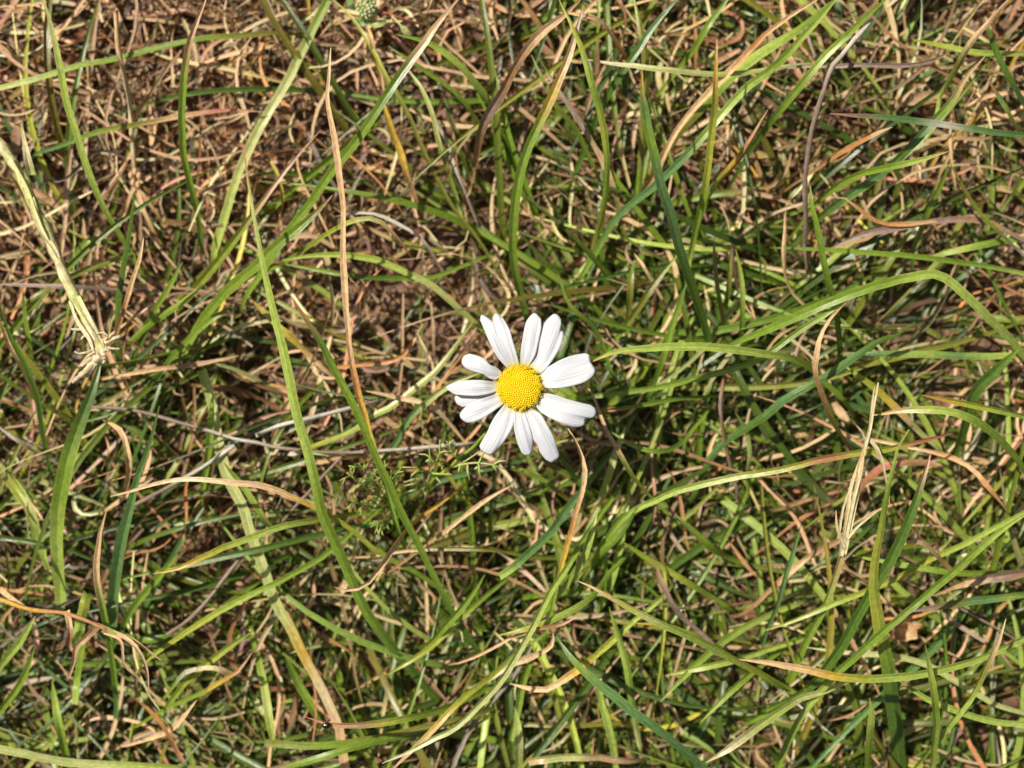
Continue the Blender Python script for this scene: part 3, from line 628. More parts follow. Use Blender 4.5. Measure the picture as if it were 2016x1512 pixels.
for kind, code, w, zs, path, label in TRACED:
    w = float(w); w *= .92 if w >= 14 else 1.08; z0, z1, z2 = [float(a) / 1000 for a in zs.split(',')]
    px = [tuple(map(float, p.split(','))) for p in path.split()]
    L2 = sum(math.dist(a, b) for a, b in zip(px, px[1:]))
    n = int(np.clip(L2 / 22, 10, 60))
    uv = spline(px, n)
    wob = np.cumsum(np.random.default_rng(int(px[0][0] * 7 + px[0][1]) % 99991).normal(0, .55, (n, 2)), 0)     # small kinks
    uv = uv + wob - np.linspace(0, 1, n)[:, None] * wob[-1]
    t = np.linspace(0, 1, n)
    # quadratic through the three heights
    z = z0 * (1 - t) * (1 - 2 * t) + z1 * 4 * t * (1 - t) + z2 * t * (2 * t - 1)
    z = z + .0008 * np.sin(t * 9 + random.random() * 6)
    z = .0055 + z * .88
    p3 = np.array([P(a, b, c) for (a, b), c in zip(uv, z)])
    wd = w * blade_profile(kind, t, L2) * (CAMH - z) / FPX
    cols = gradient(code, t)
    # the foot goes on into the thatch and the soil
    d = p3[-1] - p3[-2]; d[2] = 0; d /= max(np.linalg.norm(d), 1e-9)
    zb = p3[-1, 2]; ext = max(.004, zb * .75); ne = 6
    e = np.linspace(0, 1, ne + 1)[1:]
    foot = p3[-1] + d * (ext * np.sin(e * math.pi / 2))[:, None]
    foot[:, 2] = zb - (zb + .0015) * (1 - np.cos(e * math.pi / 2))
    p3 = np.vstack([p3, foot]); wd = np.concatenate([wd, wd[-1] * (1 - .7 * e)]); cols = np.vstack([cols, np.repeat(cols[-1:], ne, 0)])
    base = p3[-1].copy()
    dry = sum(PAL[c][0] > PAL[c][1] * 1.05 for c in code) > len(code) / 2
    if kind == 'S':
        m = len(p3); wob = 1 + .12 * np.sin(np.arange(m) * 1.7 + random.random() * 6)
        data = tube(p3 - base, wd / 2 * wob, cols, 7)
        mat = M_STRAW
    else:
        m = len(p3); tt = np.linspace(0, 1, m)
        amp = .32 if dry else .18
        roll = random.uniform(-amp, amp) + amp * np.sin(tt * random.uniform(2, 6) + random.random() * 6)
        wd = wd * (1 + (.16 if dry else .03) * np.sin(tt * random.uniform(14, 30) + random.random() * 6))
        data = ribbons((p3 - base)[None], wd[None], roll[None], random.uniform(.12, .34) * (1 if random.random() < .8 else -.7), cols[None], keel=True)
        mat = M_STRAW if dry else M_GREEN
    key = 'stem' if kind == 'S' else ('dry' if dry else 'green')
    lab, cat, grp, nm = SHARED[key]
    o = mesh_obj(nm, data[0], data[1], mat, None, data[2], data[3])
    o.location = base
    if label and 'beetle sits' in label: BEETLE_Z = float(np.interp(642, uv[:, 0], z))
    if label:
        tag(o, label, cat)
        for key_, ref in REF_NAMES.items():
            if label.startswith(key_): REFS.append((ref, uv))
    else:
        PENDING.append((o, uv, cols[:n].mean(0), key, L2))

# ------------------------------------------------------------------ the daisy
FS = 350.0 / 1512.0
def fz(x, y):
    return 850 + x * FS, 590 + y * FS

root = empty('daisy', P(778, 1008, 0))
tag(root, 'white daisy with yellow centre on a leaning green stem', 'flower')
FC = fz(747, 745)

# each petal: left edge, tip edge, right edge (edges run from the disc outwards), droop of the tip mm, lift mm
PETALS = [
 ('645,585 560,490 500,380 450,260 412,170', '412,170 425,131 470,150', '665,560 590,400 548,290 520,200 470,150', -1.3, 0),
 ('665,560 610,440 560,320 525,190 524,140', '524,140 550,118 600,150', '745,558 725,470 690,350 660,250 600,150', -.9, .35),
 ('755,552 757,440 775,320 800,200 838,140', '838,140 872,114 900,131 928,165', '825,562 880,470 905,370 930,240 928,165', -1.0, .3),
 ('828,560 880,480 915,330 935,240 982,170', '982,170 1040,122 1080,140 1100,185 1086,256 1116,270', '920,634 980,580 1040,500 1090,410 1118,320 1116,270', -1.4, 0),
 ('920,640 980,580 1100,510 1200,475 1300,457', '1300,457 1338,470 1349,530 1390,600 1370,650', '940,747 1060,756 1180,737 1300,700 1370,650', -.6, .2),
 ('930,795 1030,805 1150,845 1280,880 1350,895', '1350,895 1392,930 1398,975 1370,1003 1310,1010 1300,1060 1250,1083', '884,890 900,925 960,980 1060,1032 1180,1076 1250,1083', -1.2, 0),
 ('852,920 930,980 990,1080 1040,1180 1076,1290', '1076,1290 1082,1340 1050,1365 1020,1383 970,1360', '795,937 802,1000 840,1110 868,1195 905,1240 920,1295 970,1360', -1.5, 0),
 ('785,937 800,990 830,1080 855,1170 860,1250', '860,1250 842,1310 800,1323 765,1300', '712,940 700,1020 705,1120 730,1220 765,1300', -1.0, .35),
 ('712,940 705,1010 680,1100 620,1200 560,1270', '560,1270 500,1316 460,1305 420,1276 407,1242', '615,893 540,990 500,1060 480,1110 440,1180 407,1242', -1.7, .0),
 ('612,885 530,945 450,1000 370,1035 300,1046', '300,1046 252,1012 243,968 290,910', '568,795 480,825 400,850 350,870 290,910', -1.1, .25),
 ('567,768 500,797 400,816 300,816 200,806', '200,806 138,768 128,738 190,706', '555,705 470,690 380,683 270,690 190,706', -.5, .6),
 ('575,800 500,840 400,870 330,892 262,914', '262,914 212,882 200,825 240,808', '560,740 470,760 400,780 300,800 240,808', -1.8, -.5),
 ('575,662 540,680 490,670 430,630 340,605', '340,605 280,572 255,530 275,480 320,460', '595,612 540,570 500,555 440,500 380,475 320,460', -.2, .3),
]
def pts2(s):
    return [tuple(map(float, p.split(','))) for p in s.split()]
for k, (ls, ts, rs, droop, lift) in enumerate(PETALS):
    NU, NV = 26, 17
    l = spline(pts2(ls), NU); r = spline(pts2(rs), NU); tp = spline(pts2(ts), NV)
    # start a little inside the disc
    c0 = np.array([747, 745.])
    l[0] = c0 + (l[0] - c0) * .86; r[0] = c0 + (r[0] - c0) * .86
    bs = l[0] + (r[0] - l[0]) * np.linspace(0, 1, NV)[:, None]
    u = np.linspace(0, 1, NU)[:, None, None]; v = np.linspace(0, 1, NV)[None, :, None]
    G = (1 - v) * l[:, None] + v * r[:, None] + (1 - u) * bs[None] + u * tp[None] \
        - ((1 - u) * (1 - v) * l[0] + (1 - u) * v * r[0] + u * (1 - v) * l[-1] + u * v * r[-1])
    uu, vv = u[..., 0], v[..., 0]
    ph = random.random() * 6
    z = ZF * 1000 - 1.0 + lift * np.minimum(uu * 4, 1) + .9 * np.sin(uu * 2.4) + droop * uu ** 2.2 \
        + .07 * np.cos((vv - .5) * 2 * math.pi * 2.0) * np.sin(np.clip(uu * 1.15, 0, 1) * math.pi * .85 + .25) \
        - .10 * (2 * vv - 1) ** 2 * np.sin(uu * 2.6 + .2) + .12 * np.sin(uu * 7 + ph + vv * 3) \
        + random.uniform(-.5, .5) * (vv - .5) * uu
    V = np.empty((NU, NV, 3))
    for i in range(NU):
        for j in range(NV):
            a, b = fz(*G[i, j])
            V[i, j] = P(a, b, z[i, j] / 1000)
    fib = np.stack([np.broadcast_to(vv * 2 - 1, (NU, NV)), np.broadcast_to(uu, (NU, NV)), np.full((NU, NV), k * .37)], -1)
    i = (np.arange(NU - 1)[:, None] * NV + np.arange(NV - 1)[None]).reshape(-1)
    F = np.stack([i, i + NV, i + NV + 1, i + 1], -1)
    o = mesh_obj('petal', V.reshape(-1, 3), F, M_PETAL, root, None, fib.reshape(-1, 3))
    sd = o.modifiers.new('thickness', 'SOLIDIFY'); sd.thickness = .0001; sd.offset = -1

# disc: a dome packed with florets in spirals
M_DISC = simple_mat('yellow disc', (.86, .56, .008), (.92, .66, .012), 700, .6, .3)
M_FLORET = simple_mat('yellow floret', (.92, .64, .010), (.98, .78, .02), 500, .5, .35, transl=.08)
R = 43 * (CAMH - ZF) / FPX
cx, cy, _ = P(FC[0], FC[1], ZF)
na, nr = 36, 10
V = []; F = []
for i in range(nr + 1):
    a = i / nr * math.pi / 2
    for j in range(na):
        b = j / na * 2 * math.pi
        V.append((cx + R * .97 * math.sin(a) * math.cos(b), cy + R * .97 * math.sin(a) * math.sin(b), ZF - .0012 + .0021 * math.cos(a)))
for i in range(nr):
    for j in range(na):
        k = (j + 1) % na
        F.append((i * na + j, (i + 1) * na + j, (i + 1) * na + k, i * na + k))
disc = mesh_obj('disc', V, F, M_DISC, root)
def blob(nlat=5, nlon=7):
    v = []; f = []
    for i in range(nlat + 1):
        a = math.pi * i / nlat
        for j in range(nlon):
            b = 2 * math.pi * j / nlon
            v.append((math.sin(a) * math.cos(b), math.sin(a) * math.sin(b), math.cos(a)))
    for i in range(nlat):
        for j in range(nlon):
            k = (j + 1) % nlon
            f.append((i * nlon + j, (i + 1) * nlon + j, (i + 1) * nlon + k, i * nlon + k))
    return np.array(v), np.array(f)
bv, bf = blob()
V = []; F = []; n = 0; NFL = 330
for i in range(NFL):
    q = math.sqrt((i + .5) / NFL); a = i * 2.399963
    rr = R * q * 1.0
    h = ZF - .0012 + .0021 * math.sqrt(max(0, 1 - min(1, q * .97) ** 2))
    s = .00024 + .00005 * q + random.uniform(-.00002, .00002)
    tall = s * (1.1 + .5 * q)
    tilt = np.array([math.cos(a) * q * .55, math.sin(a) * q * .55, 1]); tilt /= np.linalg.norm(tilt)
    if q > .86: rr += random.uniform(-.00012, .00012); h += random.uniform(-.00005, .0002)
    p = bv * s
    p = p + tilt * (bv[:, 2:3] * (tall - s))
    V.append(p + np.array([cx + rr * math.cos(a), cy + rr * math.sin(a), h])); F.append(bf + n); n += len(bv)
    if q > .8 and i % 2 == 0:      # open florets: five tiny lobes round the mouth
        for m in range(5):
            b = m * 1.2566 + a
            c = np.array([cx + rr * math.cos(a), cy + rr * math.sin(a), h]) + tilt * tall * .9 + np.array([math.cos(b), math.sin(b), 0]) * s * .9
            V.append(bv * s * .42 + c); F.append(bf + n); n += len(bv)
fl = mesh_obj('florets', np.concatenate(V), np.concatenate(F), M_FLORET, disc)
tag(fl, kind='stuff')

# green cup of bracts under the petals
M_BRACT = simple_mat('bract', (.10, .13, .035), (.20, .13, .06), 400, .6, .3)
for k in range(15):
    a = k / 15 * 2 * math.pi + .1
    n = 7
    t = np.linspace(0, 1, n)
    rr = .0008 + t * .0038
    path = np.stack([cx + rr * np.cos(a), cy + rr * np.sin(a), ZF - .0042 + .0026 * t ** .7], -1)
    w = .0014 * np.sin(np.clip(t * .85 + .15, 0, 1) * math.pi) ** .7 + .0002
    d = ribbons(path[None], w[None], np.zeros((1, n)), .2, np.repeat(PAL['o'][None, None], n, 1))
    mesh_obj('bract', d[0], d[1], M_BRACT, root)

stem_px = [(1020, 775, ZF - .003), (1000, 806, .0375), (954, 856, .0345), (930, 882, .032), (905, 901, .0285), (886, 920, .025), (860, 940, .020), (830, 967, .0125), (799, 990, .005), (778, 1008, -.002)]
sp = spline([P(*q) for q in stem_px], 40)
tt = np.linspace(0, 1, 40)
d = tube(sp, .00036 + .00008 * tt, gradient('ggyog', tt), 9)
mesh_obj('stem', *d[:2], M_STEM, root, d[2], d[3])

def feather(name, segs, code, parent, mat=M_STEM, w=5.0):
    """thin leaf of many branching segments; segs = list of pixel paths with heights"""
    parts = []
    for sg in segs:
        p = spline([P(a, b, c / 1000) for a, b, c in sg], 9)
        t = np.linspace(0, 1, 9)
        rad = w / 2 * (CAMH - .03) / FPX * (1 - .55 * t ** 2)
        parts.append(tube(p, rad, gradient(code, t), 5))
    d = merge(parts)
    return mesh_obj(name, *d[:2], mat, parent, d[2], d[3])

feather('leaf', [[(888, 920, 25), (924, 912, 29), (950, 912, 30), (975, 917, 30), (1001, 927, 29)],
    [(900, 917, 26), (925, 902, 30), (948, 886, 31)], [(943, 911, 30), (950, 896, 31), (956, 884, 32)],
    [(921, 912, 29), (921, 928, 29), (925, 946, 28)], [(943, 912, 30), (944, 928, 30), (950, 947, 28)], [(944, 926, 30), (952, 928, 30)],
    [(970, 916, 30), (984, 908, 31), (998, 908, 31)], [(970, 917, 30), (976, 923, 30), (978, 930, 29)], [(940, 920, 30), (934, 924, 30)], [(908, 914, 27), (904, 924, 27), (903, 930, 27)]], 'lpp', root)
feather('leaf', [[(903, 905, 28), (893, 893, 31), (886, 880, 33), (886, 868, 34)], [(893, 893, 31), (878, 889, 33), (868, 890, 33)], [(888, 886, 32), (876, 876, 34), (868, 874, 34)],
    [(886, 876, 33), (879, 869, 34)], [(887, 874, 33), (893, 866, 35)], [(897, 897, 31), (899, 886, 33)], [(901, 900, 30), (910, 892, 31)], [(894, 894, 31), (884, 898, 32)]], 'lpp', root)
feather('leaf', [[(884, 915, 25), (868, 908, 28), (852, 908, 30), (846, 896, 31), (846, 874, 33)], [(852, 908, 30), (840, 896, 31), (825, 894, 31)], [(860, 907, 29), (866, 890, 31), (866, 866, 33)],
    [(866, 908, 29), (871, 920, 28), (870, 926, 28)], [(848, 903, 30), (838, 909, 30)], [(866, 892, 31), (876, 888, 32)]], 'glp', root)
feather('leaf', [[(862, 938, 20), (842, 929, 24), (822, 921, 27), (793, 920, 28)], [(830, 924, 26), (818, 930, 27), (810, 937, 27)], [(822, 921, 27), (820, 913, 28)], [(846, 931, 24), (862, 933, 26), (890, 934, 27)], [(853, 935, 23), (866, 948, 24), (868, 952, 24)]], 'llp', root)
feather('leaf', [[(838, 960, 15), (846, 935, 20), (852, 912, 23)], [(842, 948, 17), (820, 943, 20), (795, 950, 20)], [(838, 958, 16), (815, 953, 19), (794, 957, 19)], [(832, 964, 14), (815, 965, 17), (793, 972, 17)], [(832, 964, 14), (838, 972, 16), (836, 986, 15)]], 'lpp', root)
fr = random.Random(11)
for (ax, ay, L, h1) in [(706, 912, 5, 30), (682, 930, 5, 29), (748, 918, 4, 30), (690, 985, 4, 27), (742, 1030, 3, 24), (770, 925, 4, 31)]:
    bx, by = 786, 998
    segs = [[(bx, by, 3), ((bx + ax) / 2 + fr.uniform(-8, 8), (by + ay) / 2 + 8, h1 * .7), (ax, ay, h1)]]
    for q in range(7):
        t = .3 + .62 * q / 6
        sx, sy = bx + (ax - bx) * t, by + (ay - by) * t + 8 * math.sin(t * 3.14)
        an = math.atan2(ay - by, ax - bx) + (1 if q % 2 else -1) * fr.uniform(.5, 1.0)
        l = fr.uniform(16, 34)
        ex, ey = sx + l * math.cos(an), sy + l * math.sin(an)
        hz = 3 + (h1 - 3) * min(1, t * 1.1)
        segs.append([(sx, sy, hz), ((sx + ex) / 2 + fr.uniform(-3, 3), (sy + ey) / 2, hz + 2), (ex, ey, hz + 2)])
        a2 = an + fr.choice((-1, 1)) * .7
        segs.append([((sx + ex) / 2, (sy + ey) / 2, hz + 2), ((sx + ex) / 2 + 12 * math.cos(a2), (sy + ey) / 2 + 12 * math.sin(a2), hz + 3)])
    feather('leaf', segs, 'gll', root, w=3.8)

# ------------------------------------------------------------------ torn pale stem
def strip(name, pts, w, code, parent, mat=M_STRAW, roll=0.0, fold=.2, taper=True, n=None):
    """ribbon through (u, v, z mm) points"""
    p = spline([P(a, b, c / 1000) for a, b, c in pts], n or max(8, 5 * len(pts)))
    t = np.linspace(0, 1, len(p))
    wd = w * (CAMH - p[:, 2]) / FPX * ((1 - .8 * t ** 2) if taper else np.ones_like(t))
    rl = roll + .3 * np.sin(t * 5 + len(pts))
    d = ribbons(p[None], wd[None], rl[None], fold, gradient(code, t)[None], keel=True)
    return mesh_obj(name, *d[:2], mat, parent, d[2], d[3])
def rod(name, pts, w, code, parent, mat=M_STEM, taper=.3, sides=8, knobs=0):
    p = spline([P(a, b, c / 1000) for a, b, c in pts], max(8, 6 * len(pts)))
    t = np.linspace(0, 1, len(p))
    rad = w / 2 * (CAMH - p[:, 2]) / FPX * (1 - taper * t) * (1 + knobs * np.sin(t * 60) * np.sin(t * 23))
    d = tube(p, rad, gradient(code, t), sides)
    return mesh_obj(name, *d[:2], mat, parent, d[2], d[3])

ts = empty('torn_stem', P(-90, 200, 0))
tag(ts, 'thick pale yellowish stem with a shredded creamy end', 'torn stem')
rod('stem', [(-90, 200, -1), (-40, 245, 10), (0, 285, 18), (25, 320, 22), (45, 350, 25), (60, 390, 28), (85, 440, 31), (105, 490, 34), (125, 540, 38), (150, 590, 41), (175, 640, 43), (194, 680, 44)], 22, 'cppcpppcpc', ts, taper=.1, knobs=.22)
strip('sheath', [(62, 345, 25), (54, 310, 27), (48, 275, 28), (42, 243, 29)], 16, 'pcp', ts)
strip('sheath', [(60, 390, 30), (80, 450, 33), (112, 500, 36), (122, 545, 38)], 14, 'pcw', ts, roll=.5)
strip('sheath', [(150, 585, 43), (170, 622, 45), (192, 660, 46), (206, 690, 47)], 15, 'pcc', ts, roll=.6)
strip('sheath', [(138, 590, 41), (152, 630, 43), (176, 668, 45), (186, 704, 46)], 13, 'ccw', ts, roll=-.5)
strip('sheath', [(20, 310, 24), (50, 365, 28), (70, 420, 32), (92, 470, 35)], 12, 'cpc', ts, roll=-.4)
strip('sheath', [(194, 668, 45), (197, 690, 46), (199, 716, 46)], 16, 'pcw', ts, roll=.3, taper=False)
strip('fibre', [(160, 592, 43), (178, 622, 44), (197, 655, 45)], 3, 'ccp', ts, taper=False)
for s, w in [([(198, 700, 46), (170, 730, 46), (143, 752, 45)], 12), ([(190, 688, 45), (170, 694, 46), (156, 696, 46), (147, 692, 46)], 5), ([(189, 698, 45), (174, 710, 46), (160, 721, 46)], 8),
             ([(206, 676, 45), (222, 668, 46), (238, 662, 46)], 9), ([(206, 682, 45), (220, 686, 46), (236, 687, 46)], 5), ([(192, 712, 46), (182, 725, 46), (171, 741, 45)], 9),
             ([(176, 640, 43), (160, 648, 42), (141, 648, 41)], 6), ([(184, 655, 43), (166, 662, 42), (160, 669, 42)], 6), ([(204, 690, 46), (212, 688, 47), (214, 692, 47)], 6), ([(200, 704, 46), (207, 708, 46), (203, 716, 46)], 8),
             ([(188, 692, 46), (172, 702, 46), (168, 706, 46)], 4), ([(208, 670, 46), (212, 662, 47), (204, 655, 47), (190, 657, 46)], 3)]:
    rod('fibre', s, w * 1.5, 'cccw', ts, taper=.5, sides=6, knobs=.25)

# ------------------------------------------------------------------ small budding weed
wd_ = empty('budding_weed', P(735, 40, 0))
tag(wd_, 'tiny weed with a cluster of pale green buds and grey-green leaves', 'weed')
M_BUD = simple_mat('pale bud', (.34, .42, .16), (.55, .60, .30), 600, .6, .3)
bv2, bf2 = blob(6, 8)
for k in range(26):
    a = k * 2.4; q = math.sqrt((k + .5) / 26)
    c = P(724 + 22 * q * math.cos(a), 18 + 20 * q * math.sin(a), .018 + .0025 * (1 - q * q))
    s = random.uniform(.00035, .0006)
    mesh_obj('bud', bv2 * s * np.array([1, 1, 1.25]) + c, bf2, M_BUD, wd_)
def oval_leaf(name, pts, w, code, parent, mat=M_GREEN):
    p = spline([P(a, b, c / 1000) for a, b, c in pts], 14)
    t = np.linspace(0, 1, 14)
    wdt = w * (CAMH - p[:, 2]) / FPX * np.maximum(np.sin(t * math.pi) ** .6, .06)
    d = ribbons(p[None], wdt[None], (.25 * np.sin(t * 3))[None], .15, gradient(code, t)[None], 5)
    return mesh_obj(name, *d[:2], mat, parent, d[2], d[3])
oval_leaf('leaf', [(722, 42, 17), (742, 48, 18), (762, 40, 17)], 16, 'tpt', wd_)
oval_leaf('leaf', [(728, 40, 16), (712, 44, 16), (702, 36, 15)], 14, 'ttg', wd_)
oval_leaf('leaf', [(700, 20, 16), (690, 8, 17), (688, -10, 16)], 14, 'ttp', wd_)
oval_leaf('leaf', [(790, 50, 15), (798, 62, 15), (808, 76, 14)], 14, 'ppt', wd_)
rod('stem', [(725, 30, 17), (735, 40, 8), (735, 40, -1)], 9, 'ggg', wd_)
rod('stem', [(738, 20, 15), (770, 30, 14), (800, 40, 12), (842, 50, 8)], 8, 'xxx', wd_)
rod('stem', [(770, 30, 14), (785, 45, 15), (795, 58, 15)], 5, 'ppp', wd_)

# ------------------------------------------------------------------ tan stalk with a knotted seed head
sk = empty('seed_stalk', P(268, 380, 0))
tag(sk, 'tan upright straw stalk with a small knotted seed head', 'dry stalk')
rod('stalk', [(228, 20, 22), (232, 90, 20), (243, 140, 18), (255, 200, 16), (260, 270, 13), (266, 350, 9), (268, 380, -1)], 9, 'sscss', sk, M_STRAW, 0, knobs=.12)
for (a, b) in [(258, 345), (274, 346), (262, 360), (272, 364), (266, 338)]:
    c = P(a, b, .011)
    mesh_obj('husk', bv2 * np.array([.0006, .0009, .0006]) + c, bf2, M_STRAW, sk, np.repeat(PAL['s'][None], len(bv2), 0), bv2)
for s in ([(266, 365, 10), (290, 395, 9), (325, 445, 5)], [(266, 365, 10), (255, 390, 8), (245, 425, 5)], [(270, 360, 10), (300, 345, 10), (330, 335, 8)], [(268, 372, 9), (290, 430, 8), (320, 490, 5)]):
    strip('dead_leaf', s, 9, 'ssb', sk)

# ------------------------------------------------------------------ curled dead leaves like claws
cl = empty('withered_tuft', P(-40, 1170, 0))
tag(cl, 'withered tan stalk with dead leaves curled like claws', 'dry tuft')
rod('stalk', [(-40, 1170, -1), (0, 1180, 18), (60, 1200, 26), (130, 1208, 30), (190, 1230, 33), (212, 1242, 34)], 10, 'sskrb', cl, M_STRAW, .2, knobs=.15)
for s, w, c in [([(192, 1230, 33), (225, 1245, 35), (262, 1260, 36), (290, 1280, 35), (317, 1300, 34)], 9, 'bgss'), ([(200, 1240, 33), (240, 1252, 36), (268, 1275, 37), (288, 1315, 36), (293, 1372, 33)], 9, 'bsss'),
              ([(192, 1234, 33), (165, 1260, 35), (150, 1275, 35), (145, 1300, 34), (136, 1335, 30)], 13, 'bss'), ([(132, 1202, 30), (138, 1240, 32), (137, 1270, 31), (145, 1280, 31), (160, 1262, 32)], 12, 'sbs'),
              ([(205, 1245, 33), (238, 1262, 34), (245, 1310, 33), (280, 1340, 31)], 6, 'sss'), ([(0, 1160, 16), (40, 1190, 22), (72, 1205, 25)], 11, 'ssc')]:
    strip('dead_leaf', s, w, c, cl, roll=.3)

# ------------------------------------------------------------------ frayed straw
fs = empty('frayed_straw', P(1520, 1415, 0))
tag(fs, 'cream straw split into loose fibres above a green foot', 'frayed straw')
strip('blade', [(1520, 1415, -1), (1535, 1395, 5), (1575, 1290, 14), (1600, 1240, 18), (1625, 1190, 23), (1648, 1125, 28), (1660, 1085, 31)], 15, 'gggls', fs, M_GREEN, taper=False)
strip('fibre', [(1660, 1090, 31), (1675, 1020, 34), (1688, 960, 36), (1690, 930, 37), (1702, 880, 38), (1712, 845, 39), (1720, 800, 40), (1729, 753, 41)], 13, 'cccc', fs, roll=.1)
for s, w in [([(1655, 1095, 31), (1668, 1020, 34), (1675, 960, 36), (1700, 885, 38)], 7), ([(1665, 1060, 33), (1680, 985, 36), (1695, 930, 38), (1703, 880, 39)], 6), ([(1650, 1060, 33), (1660, 1000, 35), (1680, 945, 36)], 4),
             ([(1702, 865, 38), (1696, 850, 39), (1684, 835, 40)], 3.5), ([(1714, 835, 39), (1716, 800, 40), (1722, 760, 41)], 4), ([(1662, 1080, 32), (1648, 1040, 34), (1646, 1005, 35)], 5), ([(1668, 1060, 33), (1690, 1035, 34), (1735, 1000, 33)], 4),
             ([(1706, 858, 38), (1730, 890, 37), (1745, 950, 34), (1752, 1000, 32)], 5)]:
    strip('fibre', s, w * 1.5, 'ccs', fs, roll=.1)

# ------------------------------------------------------------------ scraps of dead leaf
def scrap(u, v, z, w, h, ang, code, label):
    n = 9
    a = np.linspace(-1, 1, n)
    X, Y = np.meshgrid(a, a, indexing='ij')
    k = (CAMH - z / 1000) / FPX
    ph = random.random() * 6
    shape = 1 - .35 * np.abs(Y) ** 1.5 + .18 * np.sin(Y * 7 + ph)
    px_, py_ = X * w / 2 * k * shape, Y * h / 2 * k * (1 - .3 * X ** 2)
    zz = .0016 * np.sin(X * 2.6 + ph) * np.cos(Y * 2.2) + .0009 * np.sin(X * 6 + Y * 5 + ph) + .0014 * Y ** 2
    c, s = math.cos(ang), math.sin(ang)
    V = np.stack([px_ * c - py_ * s, px_ * s + py_ * c, zz], -1).reshape(-1, 3)
    i = (np.arange(n - 1)[:, None] * n + np.arange(n - 1)[None]).reshape(-1)
    F = np.stack([i, i + n, i + n + 1, i + 1], -1)
    fibv = np.stack([Y, X * .5, np.full_like(X, ph)], -1).reshape(-1, 3)
    o = mesh_obj('leaf_scrap', V, F, M_STRAW, None, gradient(code, (X.reshape(-1) + 1) / 2), fibv)
    o.location = P(u, v, z / 1000)
    return tag(o, label, 'leaf scrap')
scrap(1782, 1238, 14, 60, 42, .5, 'rsb', 'crumpled tan leaf scrap caught between two green blades')
scrap(1218, 992, 8, 95, 34, .25, 'sccw', 'papery cream leaf scrap in the shade below the right petals')
scrap(690, 640, 5, 60, 40, .9, 'bwv', 'greyish flake of dead leaf lying on bare soil')

# ------------------------------------------------------------------ black beetle on the red-tipped blade
bz = BEETLE_Z + .00055
bc = P(642, 1428.5, bz)
kk = (CAMH - bz) / FPX
nb, ns = 15, 12
prof_x = np.linspace(-1, 1, nb)
V = []; F = []
for i, x in enumerate(prof_x):
    if x < -.72: rr = .52 * math.sqrt(max(0, 1 - ((x + .70) / .30) ** 2))
    elif x < -.35: rr = .52 + .30 * math.sin((x + .72) / .37 * math.pi / 2)
    else: rr = 1.0 * math.sqrt(max(0, 1 - ((x - .22) / .80) ** 2)) if x < 1 else 0
    rr = max(rr, .02)
    for j in range(ns):
        b = 2 * math.pi * j / ns
        V.append((x * 9 * kk, rr * 6.2 * kk * math.cos(b), rr * 4.6 * kk * math.sin(b)))
for i in range(nb - 1):
    for j in range(ns):
        k = (j + 1) % ns
        F.append((i * ns + j, i * ns + k, (i + 1) * ns + k, (i + 1) * ns + j))
V = np.array(V); F = np.array(F)
limbs = []
for sgn in (-1, 1):
    for x0, x1 in ((-4.5, -7), (-1, -1), (3, 6)):
        limbs.append(tube(np.array([(x0, sgn * 3, -1), (x0 * .6 + x1 * .4, sgn * 7.5, .5), (x1, sgn * 9.5, -5.2)]) * kk, .55 * kk, (0, 0, 0), 5)[:2])
    limbs.append(tube(np.array([(-7.5, sgn * 1.5, 1), (-11, sgn * 5, 3), (-15, sgn * 9 + (-1 if sgn > 0 else -4), 2)]) * kk, .4 * kk, (0, 0, 0), 5)[:2])
n = len(V)
VV, FF = [V], [F]
for v, f in limbs:
    VV.append(v); FF.append(f + n); n += len(v)
bt = mesh_obj('beetle', np.concatenate(VV), np.concatenate(FF), M_BEETLE)
bt.location = bc
bt.rotation_euler = (0, 0, math.radians(4))
tag(bt, 'tiny shiny black beetle on a red-tipped blade', 'beetle')
# ------------------------------------------------------------------ the turf itself: uncountable blades, straw and crumbs
BLOBS = [  # photo pixel centre, radius, greenness
    (250, 250, 420, .10), (650, 300, 260, .10), (300, 520, 170, .42), (800, 560, 230, .06), (600, 560, 160, .2), (120, 800, 220, .55), (350, 850, 230, .65),
    (330, 1200, 330, .85), (100, 1380, 250, .90), (620, 760, 170, .32), (850, 300, 160, .45), (1080, 400, 240, .75), (1250, 600, 260, .80),
    (1450, 560, 190, .75), (1300, 220, 260, .42), (1550, 160, 240, .40), (1850, 150, 300, .26), (1700, 400, 240, .42), (1900, 420, 200, .34),
    (1850, 720, 230, .40), (1560, 800, 210, .70), (1400, 820, 200, .62), (700, 1060, 230, .65), (900, 950, 180, .45), (680, 1320, 160, .32),
    (900, 1330, 240, .78), (1180, 1150, 260, .72), (1300, 1360, 330, .92), (1600, 1150, 260, .66), (1850, 1150, 250, .68), (1750, 1400, 330, .85), (1950, 1350, 250, .75)]
BARE = [(800, 540, 190, .88), (840, 430, 130, .8), (730, 1310, 130, .9), (1800, 590, 170, .95), (1850, 700, 150, .9), (1740, 880, 140, .9), (1690, 1250, 70, .5), (620, 1250, 80, .6), (850, 250, 130, .6), (1260, 940, 90, .5), (1700, 500, 80, .4), (1940, 380, 70, .4)]
def green_at(x, y):
    u, v = to_px(x, y, .01)
    num = np.full_like(u, 1e-4) * .5; den = np.full_like(u, 1e-4)
    for bx, by, br, g in BLOBS:
        w = np.exp(-((u - bx) ** 2 + (v - by) ** 2) / (2 * (br * .6) ** 2)) + 1e-9
        num += w * g; den += w
    return num / den
def bare_at(x, y):
    u, v = to_px(x, y, .005)
    b = np.zeros_like(u)
    for bx, by, br, g in BARE:
        b = np.maximum(b, g * np.exp(-((u - bx) ** 2 + (v - by) ** 2) / (2 * (br * .55) ** 2)))
    return b
EX, EY = .185, .150         # the turf runs on past the frame
